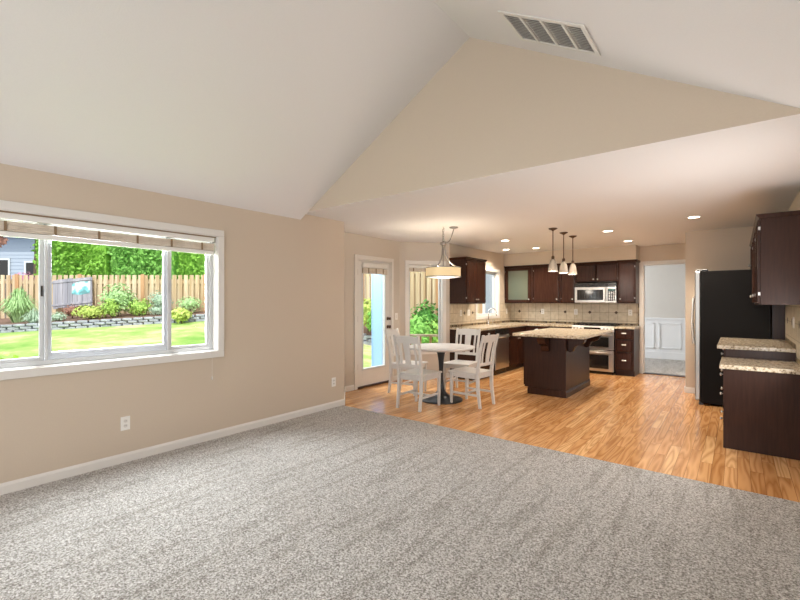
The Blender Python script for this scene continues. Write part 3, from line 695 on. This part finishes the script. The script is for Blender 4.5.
bs3 = empty('tile_backsplash', (XR, 6.96, 0), -PI/2, 'beige tile backsplash under the wall cabinets on the right wall', 'backsplash')
MB().box(.001, 1.215, -.009, 0, .955, 1.37).box(1.219, 2.3, -.009, 0, .835, 1.37).build('tile_field', 'tile', bs3)
MB().box(.001, 1.215, -.011, 0, .917, .953).box(1.219, 2.3, -.011, 0, .792, .832).build('mosaic_border', 'mosaic', bs3)
for x in (.33, .83, 1.5): diamond(bs3, x, 1.162)
outlet((XR-.009, 5.95, 1.165), -PI/2, 'white outlet plate on the right wall tile above the higher counter', True, w_=.12, name='light_switch', cat='light switch')

# ------------------------------------------------------------ dining table
tb = empty('dining_table', (-3.28, 5.10, 0), 0, 'round white dining table on a dark tulip pedestal', 'table')
MB().lathe([(0, .715), (.43, .715), (.47, .733), (.475, .742), (.47, .75), (0, .75)], seg=64).build('tabletop', 'tabletop', tb)
MB().lathe([(0, 0), (.30, 0), (.30, .012), (.27, .022), (.16, .045), (.085, .085), (.045, .15), (.032, .28), (.030, .42), (.038, .55), (.055, .65), (.09, .714), (0, .714)], seg=48).build('pedestal', 'pedestal', tb, smooth=True)
# chairs: faces +y (front), origin floor centre
def make_chair():
    e = empty('dining_chair', (0, 0, 0))
    W, Dp, H = .40, .42, .95
    mb = MB(); st_ = [(-W/2-.02, Dp/2+.02), (W/2+.02, Dp/2+.02), (W/2-.01, -Dp/2), (-W/2+.01, -Dp/2)]
    mb.prism(st_, .43, .455, 'z'); mb.build('seat', 'chair', e, .01, seg=3)
    mb = MB().box(-W/2+.02, W/2-.02, Dp/2-.03, Dp/2-.01, .375, .429).box(-W/2+.03, W/2-.03, -Dp/2+.01, -Dp/2+.03, .375, .429)
    mb.box(-W/2+.005, -W/2+.025, -Dp/2+.03, Dp/2-.03, .375, .429).box(W/2-.025, W/2-.005, -Dp/2+.03, Dp/2-.03, .375, .429); mb.build('apron', 'chair', e)
    for s_ in (-1, 1):
        x = s_*(W/2-.015); t_, b_ = .02, .014
        MB().hexa([(x-b_, Dp/2-.015-b_, 0), (x+b_, Dp/2-.015-b_, 0), (x+b_, Dp/2-.015+b_, 0), (x-b_, Dp/2-.015+b_, 0), (x-t_, Dp/2-.02-t_, .43), (x+t_, Dp/2-.02-t_, .43), (x+t_, Dp/2-.02+t_, .43), (x-t_, Dp/2-.02+t_, .43)]).build('leg', 'chair', e, .003)
        # rear leg and back post, one continuous sabre piece
        ctr = [(-Dp/2-.035, 0), (-Dp/2+.0, .25), (-Dp/2+.0, .45), (-Dp/2-.03, .70), (-Dp/2-.09, H)]
        xx = s_*(W/2-.025); wx = .016; mb = MB(); prev = None
        for i, (y, z) in enumerate(ctr):
            w2 = (.016, .021, .022, .018, .013)[i]; xo = xx+s_*(0, 0, 0, .006, .012)[i]
            ring = [mb.bm.verts.new(v) for v in ((xo-wx, y-w2, z), (xo+wx, y-w2, z), (xo+wx, y+w2, z), (xo-wx, y+w2, z))]
            if prev:
                for k in range(4): mb.bm.faces.new([prev[k], prev[(k+1) % 4], ring[(k+1) % 4], ring[k]])
            else: mb.bm.faces.new(ring[::-1])
            prev = ring
        mb.bm.faces.new(prev); mb.build('leg', 'chair', e, .003)
    def back_y(z): 
        for (y0, z0), (y1, z1) in zip(ctr, ctr[1:]):
            if z0 <= z <= z1: return y0+(y1-y0)*(z-z0)/(z1-z0)
        return ctr[-1][0]
    def rail(name, z0, z1, arch=0, x1=W/2-.035):
        mb = MB(); N = 8; prev = None
        for i in range(N+1):
            x = -x1+2*x1*i/N; c_ = -.018*(1-(x/x1)**2); a = arch*(1-(x/x1)**2)
            ya, yb = back_y(z0)+c_, back_y(z1)+c_
            r_ = [mb.bm.verts.new(v) for v in ((x, ya-.010, z0), (x, ya+.010, z0), (x, yb+.010, z1+a), (x, yb-.010, z1+a))]
            if prev:
                for k in range(4): mb.bm.faces.new([prev[k], prev[(k+1) % 4], r_[(k+1) % 4], r_[k]])
            else: mb.bm.faces.new(r_[::-1])
            prev = r_
        mb.bm.faces.new(prev); return mb.build(name, 'chair', e, .003)
    rail('top_rail', .85, .935, .012); rail('lower_rail', .54, .58)
    for x, wt, wb in ((-.115, .014, .014), (0, .052, .040), (.115, .014, .014)):
        c_ = -.018*(1-(x/.165)**2); mb = MB(); prev = None
        for z in (.578, .70, .852):
            f_ = (z-.578)/.274; hw = wb+(wt-wb)*f_; y = back_y(z)+c_; xo = x*(1+.06*f_)
            r_ = [mb.bm.verts.new(v) for v in ((xo-hw, y-.006, z), (xo+hw, y-.006, z), (xo+hw, y+.006, z), (xo-hw, y+.006, z))]
            if prev:
                for k in range(4): mb.bm.faces.new([prev[k], prev[(k+1) % 4], r_[(k+1) % 4], r_[k]])
            else: mb.bm.faces.new(r_[::-1])
            prev = r_
        mb.bm.faces.new(prev); mb.build('slat', 'chair', e, .002)
    for s_ in (-1, 1):
        x = s_*(W/2-.02); MB().box(x-.008, x+.008, -Dp/2-.005, Dp/2-.02, .15, .175).build('stretcher', 'chair', e)
    MB().box(-W/2+.028, W/2-.028, -.01, .01, .152, .173).build('stretcher', 'chair', e)
    return e
ch = make_chair(); CG = 'dining chairs around the round table'
ch.location = (-3.30, 4.60, 0); ch.rotation_euler.z = .02
tag(ch, 'white slat-back dining chair nearest the camera, its back turned to the carpet', 'chair', CG)
cp(ch, (-2.83, 5.15, 0), PI/2-.06, 'white slat-back dining chair right of the table, nearest the island')
cp(ch, (-3.93, 5.20, 0), -PI/2+.17, 'white slat-back dining chair left of the table beside the patio door')
cp(ch, (-3.33, 5.74, 0), PI+.12, 'white slat-back dining chair on the far side of the table facing the camera')

# ------------------------------------------------------------ lamps
def point(parent, loc, e, c, r=.04, kind='POINT', name='glow'):
    l = bpy.data.lights.new(name, kind); l.energy = e; l.color = c; l.shadow_soft_size = r
    o = bpy.data.objects.new(name, l); COL.objects.link(o); o.parent = parent; o.location = loc
    if kind == 'SPOT': l.spot_size = 2.5; l.spot_blend = .6
    return o
WARM = (1, .88, .74)
cl = empty('chandelier', (-3.27, 5.14, 0), 0, 'brushed nickel drum-shade chandelier hanging above the round dining table', 'ceiling lamp')
MB().lathe([(0, 2.44), (.065, 2.44), (.062, 2.425), (.03, 2.415), (0, 2.414)], seg=24).build('canopy', 'lamp_metal', cl, loc=(.10, .12, 0), smooth=True)
MB().tube([(0, 0, 2.44), (0, 0, 2.41), (.012, 0, 2.395), (.02, 0, 2.41), (.008, 0, 2.42)], .0035, 8).build('ceiling_hook', 'lamp_metal', cl, smooth=True)
mb = MB()
for k in range(5):
    cz = 2.385-.034*k; a = (k % 2)*PI/2; pts = [(.014*math.cos(t_)*math.cos(a), .014*math.cos(t_)*math.sin(a), cz+.022*math.sin(t_)) for t_ in [2*PI*j/12 for j in range(13)]]
    mb.tube(pts, .0045, 6, cap=False)
mb.build('chain', 'lamp_metal', cl, smooth=True)
pts = [Vector((.10, .12, 2.415)).lerp(Vector((0, 0, 2.235)), f)+Vector((.0, 0, -.13*math.sin(PI*f)*(1-f*.5))) for f in [k/12 for k in range(13)]]
MB().tube(pts, .006, 8).build('cord', 'lamp_metal', cl, smooth=True)
MB().lathe([(0, 2.235), (.012, 2.235), (.016, 2.22), (.044, 2.215), (.046, 2.185), (.022, 2.178), (0, 2.176)], seg=20).build('cap', 'lamp_metal', cl, smooth=True)
for k in range(3):
    a = 2*PI*k/3+.62; u = Vector((math.cos(a), math.sin(a), 0))
    pts = [u*r_+Vector((0, 0, z)) for r_, z in ((.022, 2.19), (.024, 2.12), (.034, 2.05), (.060, 1.985), (.105, 1.925), (.17, 1.880), (.236, 1.858))]
    MB().tube(pts, .0095, 8).build('arm', 'lamp_metal', cl, smooth=True)
MB().lathe([(0, 1.74), (.007, 1.74), (.007, 2.18), (0, 2.18)], seg=10).build('stem', 'lamp_metal', cl)
sd_ = MB().lathe([(.243, 1.735), (.246, 1.735), (.246, 1.852), (.243, 1.852)], seg=56, closed=True).build('lamp_shade', 'drum', cl, smooth=False)
MB().lathe([(.241, 1.852), (.250, 1.852), (.250, 1.863), (.241, 1.863)], seg=56, closed=True).lathe([(.241, 1.724), (.250, 1.724), (.250, 1.735), (.241, 1.735)], seg=56, closed=True).build('shade_band', 'lamp_metal', cl)
MB().lathe([(0, 1.712), (.15, 1.716), (.238, 1.728), (.238, 1.732), (0, 1.72)], seg=40).build('diffuser', 'diffuser', cl, smooth=True)
point(cl, (0, 0, 1.80), 15, (1, .87, .72), .05); point(cl, (0, 0, 1.68), 6, WARM, .08)

def pendant():
    e = empty('pendant_lamp', (0, 0, 0))
    MB().lathe([(0, 2.44), (.062, 2.44), (.058, 2.43), (.02, 2.412), (.008, 2.40), (0, 2.40)], seg=24).build('canopy', 'bronze', e, smooth=True)
    MB().lathe([(0, 2.03), (.0065, 2.03), (.0065, 2.405), (0, 2.405)], seg=10).build('rod', 'bronze', e)
    MB().lathe([(0, 1.985), (.020, 1.985), (.022, 2.03), (.012, 2.045), (0, 2.045)], seg=16).build('socket', 'bronze', e)
    MB().lathe([(.066, 1.818), (.062, 1.87), (.052, 1.93), (.036, 1.975), (.022, 1.995), (.019, 1.992), (.033, 1.972), (.048, 1.928), (.058, 1.87), (.062, 1.818)], seg=28, closed=True).build('glass_shade', 'shadeglass', e, smooth=True)
    MB().lathe([(0, 1.90), (.014, 1.905), (.018, 1.93), (.012, 1.96), (.009, 1.985), (0, 1.985)], seg=14).build('bulb', 'bulb', e, smooth=True)
    point(e, (0, 0, 1.80), 6, WARM, .03)
    return e
p_ = pendant(); p_.location = (-2.10, 6.25, 0)
tag(p_, 'glass pendant lamp over the island, the nearest of the three in a row', 'ceiling lamp', 'glass pendants over the island')
cp(p_, (-2.095, 6.72, 0), 0, 'glass pendant lamp over the island, the middle of the three in a row')
cp(p_, (-2.09, 7.17, 0), 0, 'glass pendant lamp over the island, the farthest of the three in a row')
def can():
    e = empty('recessed_light', (0, 0, 0))
    MB().lathe([(.062, 2.4395), (.088, 2.4395), (.086, 2.433), (.062, 2.436)], seg=32, closed=True).build('trim_ring', 'trim', e)
    MB().lathe([(0, 2.4395), (.061, 2.4395), (.061, 2.4375), (0, 2.4365)], seg=28).build('lens', 'lamp_on', e)
    point(e, (0, 0, 2.42), 72, WARM, .06, 'SPOT'); return e
c0 = can()
cans = [(-3.166, 6.964, 'round recessed ceiling light above the left part of the kitchen, nearest the dining table'), (-3.70, 8.19, 'round recessed ceiling light above the kitchen sink'),
        (-3.127, 8.315, 'round recessed ceiling light in front of the glass-door wall cabinet'), (-1.526, 6.985, 'round recessed ceiling light just right of the island pendants'),
        (-1.502, 8.352, 'round recessed ceiling light nearest the dining room doorway'), (-.427, 6.498, 'round recessed ceiling light in front of the refrigerator')]
for i, (x, y, lb) in enumerate(cans):
    o = c0 if i == 0 else cp(c0, (x, y, 0), 0, lb)
    o.location = (x, y, 0); tag(o, lb, 'ceiling light', 'recessed kitchen ceiling lights')
dl = bpy.data.lights.new('dining_daylight', 'AREA'); dl.size = 1.6; dl.energy = 45; dl.color = (.9, .95, 1)
do = bpy.data.objects.new('dining_daylight', dl); COL.objects.link(do); do.location = (-3.6, 10.8, 1.5); do.rotation_euler = Vector((1, 0, -.05)).to_track_quat('-Z', 'Y').to_euler()

# ceiling vent on the right vault slope
ang = math.atan(SL)
vt = empty('ceiling_vent', (-1.0, 2.905, vz(-1.0)), 0, 'rectangular white return-air grille with four louvred bays on the sloped ceiling', 'air vent')
vt.rotation_euler = (0, ang, 0)
frame_mb(-.325, .325, -.205, .205, .03, -.008, 0) if False else None
fm = MB(); hx, hy = .322, .205
fm.box(-hx, hx, -hy, -hy+.032, -.010, 0).box(-hx, hx, hy-.032, hy, -.010, 0).box(-hx, -hx+.032, -hy+.032, hy-.032, -.010, 0).box(hx-.032, hx, -hy+.032, hy-.032, -.010, 0)
for x in (-.16, 0, .16): fm.box(x-.009, x+.009, -hy+.032, hy-.032, -.009, 0)
fm.build('frame', 'trim', vt, .002)
box('backing', mat('duct_dark', (.34, .31, .28), .8), (-hx+.032, hx-.032, -hy+.032, hy-.032, -.0012, -.0002), vt)
for i in range(4):
    lv = MB(); xa = -hx+.034+i*.1605 if i else -hx+.034; xb = xa+.135
    for k in range(14):
        y = -hy+.045+k*.0245; lv.box(xa, xb, -.009, .009, -.0006, .0006, Matrix.Translation((0, y, -.005))@Matrix.Rotation(.45, 4, 'X'))
    lv.build('louvres', 'trim', vt)

# ------------------------------------------------------------ garden
def at(u, d, z=0):                        # a place in the yard: distance d in front of the house corner view, sideways u
    l = (u-400)/428.22*d; p = FWD*d+RGT*l; return Vector((p.x, p.y, z))
path = [(-160, 11.6, .42), (0, 12.5, .464), (100, 13.2, .60), (205, 14.0, .747), (280, 13.6, .55), (345, 12.6, .25), (392, 11.9, .05), (440, 11.4, .05), (500, 10.6, .05)]
PW = [at(*p) for p in path]
FZ = 2.31
fA = at(-170, 15.0); fB = Vector((-11.2, 10.3, 0)); fC = Vector((-5.25, 10.3, 0))
near = [Vector((-4.3, y, -.2)) for y in (-9, -5, -2, .5, 2.2, 3.6, 4.6, 5.8, 6.7)]
def loft(name, A, B, m, nA=6, nB=8, za=None):
    mb = MB(); rows = []
    for i in range(len(A)-1):
        for k in range(nA):
            f = k/nA; rows.append((A[i].lerp(A[i+1], f), B[i].lerp(B[i+1], f)))
    rows.append((A[-1], B[-1]))
    g_ = [[mb.bm.verts.new(a.lerp(b_, j/nB)) for j in range(nB+1)] for a, b_ in rows]
    for r0, r1 in zip(g_, g_[1:]):
        for j in range(nB): mb.bm.faces.new([r0[j], r1[j], r1[j+1], r0[j+1]])
    return mb.build(name, m, smooth=True)
lw = loft('lawn', near, PW, 'lawn'); lw['kind'] = 'structure'
def up(p, dz): return Vector((p.x, p.y, p.z+dz))
WH = .245
Ft = [at(-170, 15.2, .75), at(0, 15.2, .80), at(100, 15.2, .95), at(205, 15.2, 1.05), Vector((-11.4, 10.5, .95)), Vector((-9.6, 10.5, .7)), Vector((-7.8, 10.5, .5)), Vector((-6.4, 10.5, .42)), Vector((-5.0, 10.5, .42))]
sb_ = loft('planting_bed', [up(p, WH-.03) for p in PW], Ft, 'soil'); tag(sb_, 'brown bark mulch bed behind the low block wall', 'planting bed'); sb_['kind'] = 'stuff'
# block wall: two courses of split blocks along the path
mb = MB()
dist = 0; segs = []
for a, b_ in zip(PW, PW[1:]):
    L_ = (b_-a).length; n_ = max(1, round(L_/.30)); 
    for k in range(n_): segs.append((a.lerp(b_, k/n_), a.lerp(b_, (k+1)/n_)))
for c_ in range(3):
    for i, (a, b_) in enumerate(segs):
        if c_ == 1: m0 = a.lerp(b_, .5); m1 = b_+(b_-a)*.5; a, b_ = m0, m1
        d_ = (b_-a); ang_ = math.atan2(d_.y, d_.x); L_ = Vector((d_.x, d_.y)).length; j = random.uniform(-.03, .03)
        T = Matrix.Translation((a.x, a.y, a.z+c_*.082))@Matrix.Rotation(ang_, 4, 'Z')
        mb.box(.018, L_-.018, -.03+j, .22+j, .0 if c_ else -.12, .072, T)
rw = mb.build('retaining_wall', 'block', bevel=.02); tag(rw, 'low grey block retaining wall between the lawn and the planting bed', 'garden wall')
# fences
def fence(name, A, B, z0, z1, label, n_bay):
    d_ = B-A; L_ = Vector((d_.x, d_.y)).length; e = empty(name, (A.x, A.y, 0), math.atan2(d_.y, d_.x), label, 'fence')
    bw = .14; pitch = .20; n_ = int(L_/pitch)
    fr_ = MB()
    for k in range(n_): fr_.box(k*pitch+.01, k*pitch+.01+bw, -.045, -.025, z0, z1-.02*(k % 2 == 5))
    fr_.build('picket_panel', 'fence', e, .004)
    bk = MB()
    for k in range(n_-1): bk.box(k*pitch+.11, k*pitch+.11+bw, .025, .045, z0, z1-.14)
    bk.build('picket_panel', 'fence', e)
    MB().box(0, L_, -.024, .024, z1-.30, z1-.21).box(0, L_, -.024, .024, z0+.2, z0+.29).build('rail', 'fence', e)
    for k in range(n_bay+1):
        x = min(L_-.06, L_*k/n_bay+.01); box('post', 'post', (x-.06, x+.06, -.075, -.046, z0, z1+.03), e, .004)
    return e
fence('garden_fence', fA, fB, .5, FZ, 'long cedar board fence across the back of the lawn behind the shrubs', 8)
fence('garden_fence', fB+Vector((.1, 0, 0)), fC, .1, 2.5, 'cedar board fence at the side, seen through the patio door and nook window', 4)
# leafy plants
def leaves(mb, c, rad, n, size, up_=.3, shell=.6, narrow=.45):
    for _ in range(n):
        v = Vector((random.gauss(0, 1), random.gauss(0, 1), random.gauss(0, 1))).normalized()
        r_ = shell+(1-shell)*random.random()
        p = Vector((c[0]+v.x*rad[0]*r_, c[1]+v.y*rad[1]*r_, c[2]+v.z*rad[2]*r_))
        n_ = (v+Vector((random.uniform(-.8, .8), random.uniform(-.8, .8), random.uniform(-.3, .9)))).normalized()
        t_ = n_.orthogonal().normalized(); t_ = (Matrix.Rotation(random.uniform(0, 6.28), 3, n_)@t_); s2 = n_.cross(t_); L_ = size*random.uniform(.7, 1.3)
        vs = [mb.bm.verts.new(q) for q in (p-t_*L_*.5, p+s2*L_*narrow*.5, p+t_*L_*.5+n_*L_*.1, p-s2*L_*narrow*.5)]
        mb.bm.faces.new(vs)
def blob(mb, c, rad, seg=10):
    b0 = len(mb.bm.verts); r = bmesh.ops.create_icosphere(mb.bm, subdivisions=2, radius=1)
    for v in r['verts']:
        k = 1+random.uniform(-.12, .12); v.co = Vector((c[0]+v.co.x*rad[0]*k, c[1]+v.co.y*rad[1]*k, c[2]+v.co.z*rad[2]*k))
def shrub(name, u, d, z, w_, h_, m, label, n=420, size=.09, cat='shrub', dp=None):
    p = at(u, d, 0); e = empty(name, (p.x, p.y, z), 0, label, cat)
    mb = MB(); rx = w_/2; c = (0, 0, h_*.52); R_ = (rx, rx if dp is None else dp, h_*.48); blob(mb, c, [q*.55 for q in R_]); leaves(mb, c, R_, int(n*1.5), size*1.15, shell=.45); mb.build('foliage', m, e)
    MB().tube([(0, 0, -.12), (0, .02, h_*.5)], .02, 6).build('stem', 'bark', e); return e
def grassy(name, u, d, z, w_, h_, m, label, n=150):
    p = at(u, d, 0); e = empty(name, (p.x, p.y, z), 0, label, 'plant'); mb = MB()
    for _ in range(n):
        a = random.uniform(0, 6.28); r_ = random.uniform(.1, 1)*w_/2; h = h_*random.uniform(.6, 1.0)*(1.1-.45*r_/(w_/2)); u_ = Vector((math.cos(a), math.sin(a), 0)); s_ = Vector((-u_.y, u_.x, 0))*.012
        P = [u_*r_*.12+Vector((0, 0, -.05)), u_*r_*.4+Vector((0, 0, h*.6)), u_*r_*.75+Vector((0, 0, h)), u_*r_*1.15+Vector((0, 0, h*.72))]
        L = [mb.bm.verts.new(q-s_*f) for q, f in zip(P, (1, 1, .7, .1))]; R_ = [mb.bm.verts.new(q+s_*f) for q, f in zip(P, (1, 1, .7, .1))]
        for k in range(3): mb.bm.faces.new([L[k], R_[k], R_[k+1], L[k+1]])
    mb.build('blades', m, e); return e
def zb(v, d): return 1.378-(v-301.7)*d/428.22
grassy('ornamental_grass', 19, 13.4, zb(327, 13.4), 1.25, 1.25, 'grassy', 'tall pale green ornamental grass clump at the left end of the bed', 520)
grassy('ornamental_grass', 34, 13.0, zb(328, 13), .8, .6, 'silver', 'low silvery grass tuft in front of the tall grass clump', 260)
shrub('silver_plant', 58, 13.3, zb(322, 13.3), .55, .32, 'silver', 'low silvery plant under the left end of the leaning painted board', 160, .07)
shrub('red_leaf_shrub', 72, 13.9, zb(318, 13.9), .65, .45, 'redleaf', 'small reddish-leaved shrub below the leaning painted board', 150, .08)
shrub('golden_shrub', 91, 13.6, zb(320, 13.6), 1.05, .50, 'lime', 'low spreading yellow-green shrub right of the painted board', 420, .08)
shrub('tall_shrub', 118, 14.1, zb(317, 14.1), 1.1, 1.15, 'grassy', 'tall loose pale green shrub in the middle of the bed', 420, .11)
shrub('green_shrub', 111, 13.7, zb(318, 13.7), .55, .65, 'leafB', 'bright green leafy shrub in front of the tall pale shrub', 240, .09)
shrub('green_shrub', 140, 14.2, zb(317, 14.2), .85, .62, 'leafB', 'bright green shrub between the tall pale shrub and the grey shrub', 300, .09)
shrub('silver_plant', 157, 14.2, zb(316, 14.2), .6, .35, 'silver', 'low silver-grey plant on top of the block wall near the centre mullion', 150, .07)
shrub('grey_green_shrub', 160, 14.6, zb(312, 14.6), .85, .75, 'silver', 'rounded grey-green shrub behind the low silver plant', 300, .08)
shrub('round_shrub', 190, 14.5, zb(313, 14.5), .9, .6, 'grassy', 'rounded clipped shrub seen through the right-hand window pane', 340, .07)
shrub('hosta', 181, 13.5, zb(323, 13.5), .62, .5, 'lime', 'bright leafy hosta growing at the foot of the block wall', 120, .17, 'plant')
shrub('leafy_plant', 3, 4.95, -.18, .5, .97, 'leafB', 'bright leafy plant close to the house at the bottom left of the wide window', 260, .09, 'plant')
# plants by the side fence
for u, d, z, w_, h_, m, lb in ((419, 11.0, .12, 1.0, .95, 'leafA', 'broad bright green bush in the left half of the nook window view'), (434, 11.3, .1, .85, .8, 'leafB', 'light green bush in the right half of the nook window view'),
        (426, 11.7, .2, 1.0, 1.25, 'dkleaf', 'darker green shrub against the side fence behind the bright bush'), (368, 12.4, .6, .75, .9, 'lime', 'yellow-green shrub seen through the patio door'),
        (377, 12.0, .42, .6, .8, 'leafA', 'green shrub beside the yellow-green one behind the patio door')):
    shrub('garden_shrub', u, d, z, w_, h_, m, lb, 380, .12)
# painted board leaning on the fence
pb = empty('painted_board', at(73, 14.75, zb(307, 14.75)), YAW, 'weathered grey plank board with a faded blue and white painting leaning on the fence', 'garden sign')
pb.rotation_euler = (-.12, -.10, YAW); mb = MB()
for k in range(8): mb.box(-.68+.17*k, -.52+.17*k, -.02, .02, .0+random.uniform(-.02, .02), 1.0+random.uniform(-.02, .02))
mb.build('planks', 'board', pb, .005)
box('batten', 'board', (-.70, .70, -.045, -.021, .08, .15), pb, .004); box('batten', 'board', (-.70, .70, -.045, -.021, .88, .95), pb, .004)
MB().prism([(-.02, .45), (.25, .40), (.60, .42), (.62, .84), (.25, .86), (-.0, .80)], -.026, -.021, 'y').build('painting', 'painted', pb)
# hedge and trees behind the fence
def hedge(name, u0, u1, d, z1, m, label, n, size=.16):
    a, b_ = at(u0, d), at(u1, d); c = (a+b_)/2; L_ = (b_-a).length; e = empty(name, (c.x, c.y, .2), YAW, label, 'hedge'); mb = MB()
    mb.box(-L_/2, L_/2, -.35, .5, 0, z1-.5)
    for _ in range(n):
        x = random.uniform(-L_/2, L_/2); z = random.uniform(1.5, z1); y = -.45+random.uniform(-.25, .25)+.2*math.sin(x*2+z*1.5)
        leaves(mb, (x, y, z-.2), (.1, .1, .1), 1, size, narrow=.6)
    mb.build('foliage', m, e); return e
hedge('clipped_hedge', 44, 112, 17.2, 5.1, 'hedge', 'tall green laurel hedge behind the fence, left of the gap', 3200)
hedge('clipped_hedge', 117, 178, 17.4, 5.0, 'leafA', 'tall brighter hedge behind the fence, middle stretch', 3000)
hedge('clipped_hedge', 180, 345, 17.8, 4.6, 'hedge', 'tall green hedge behind the fence, right-hand stretch', 4500)
def tree(u, d, h_, w_, m, label, n=900):
    p = at(u, d); e = empty('garden_tree', (p.x, p.y, .2), 0, label, 'tree'); mb = MB()
    for _ in range(7):
        c = (random.uniform(-w_/3, w_/3), random.uniform(-w_/3, w_/3), h_*random.uniform(.6, .9)); blob(mb, c, (w_/5,)*3); leaves(mb, c, (w_/3.2,)*3, n//7, .2, narrow=.6)
    mb.build('foliage', m, e); MB().tube([(0, 0, 0), (.05, 0, h_*.35), (0, .05, h_*.7)], [.14, .11, .06], 8).build('trunk', 'bark', e)
tree(36, 19.5, 6.9, 2.4, 'leafA', 'leafy tree between the grey house and the hedge')
tree(-4, 17.5, 5.7, .9, 'redleaf', 'reddish small tree in front of the grey house', 260)
shrub('flowering_shrub', 27, 17.0, 1.7, 1.1, .9, 'pinkflower', 'pink flowering shrub just above the fence in front of the grey house', 260, .1)
# neighbour's house
hp = at(-10, 24); hs = empty('neighbor_house', (hp.x, hp.y, .2), YAW, 'grey clapboard neighbouring house beyond the fence at the left', 'house'); mb = MB()
for k in range(24): mb.prism([(-.0, .2*k), (-.03, .2*k), (-.005, .2*k+.2), (0, .2*k+.2)], -4, 2.9, 'x')
mb.box(-4, 2.9, .0, 5, 0, 4.8); mb.build('siding', 'siding', hs)
MB().prism([(-.6, 4.7), (5.6, 4.7), (2.5, 6.6)], -4.4, 3.3, 'x').build('roof', 'hroof', hs)
for x, z in ((.75, 2.35), (2.4, 2.2)):
    f_ = frame_mb(x-.42, x+.42, z, z+1.25, .09, -.08, -.031).build('window', 'vinyl', hs); box('pane', 'blackglass', (x-.33, x+.33, -.05, -.04, z+.09, z+1.16), f_)
h2 = empty('neighbor_house', (-2.5, 15.5, 0), 0, 'pale grey house wall glimpsed through the kitchen window', 'house')
mb = MB(); mb.box(-6, 2, 0, 4, 0, 4.6); mb.build('siding', mat('pale_siding', (.36, .38, .40), .7), h2); MB().prism([(-.5, 4.55), (4.5, 4.55), (2, 6.0)], -6.3, 2.3, 'x').build('roof', 'hroof', h2)
# patio, rail, storm door
pt = MB().prism([(-4.86, 4.35), (-7.3, 4.9), (-8.6, 9.0), (-4.4, 9.3), (-4.27, 6.9), (-4.86, 6.05)], -.22, -.06, 'z').build('patio', 'deck'); tag(pt, 'pale concrete patio slab outside the glass door', 'patio'); pt['kind'] = 'structure'
rl = empty('patio_rail', (-5.35, 6.62, 0), .43, 'low reddish wood railing outside the nook window', 'railing')
box('top_rail', M['fence'], (-.35, 1.05, -.05, .05, .70, .74), rl, .004)
for k in range(7): box('baluster', 'railwood', (-.28+.2*k-.02, -.28+.2*k+.02, -.02, .02, -.06, .70), rl)
sdr = empty('storm_door', (-4.90, 5.73, 0), PI-.60, 'pale blue storm door standing open outside the patio door', 'door')
frame_mb(0, .78, .0, 2.03, .09, -.015, .015).build('frame', 'screen_door', sdr, .003)
box('lower_panel', 'screen_door', (.09, .69, -.008, .008, .09, 1.94), sdr)
box('handle', 'black', (.70, .73, -.04, -.016, .95, 1.07), sdr, .004)
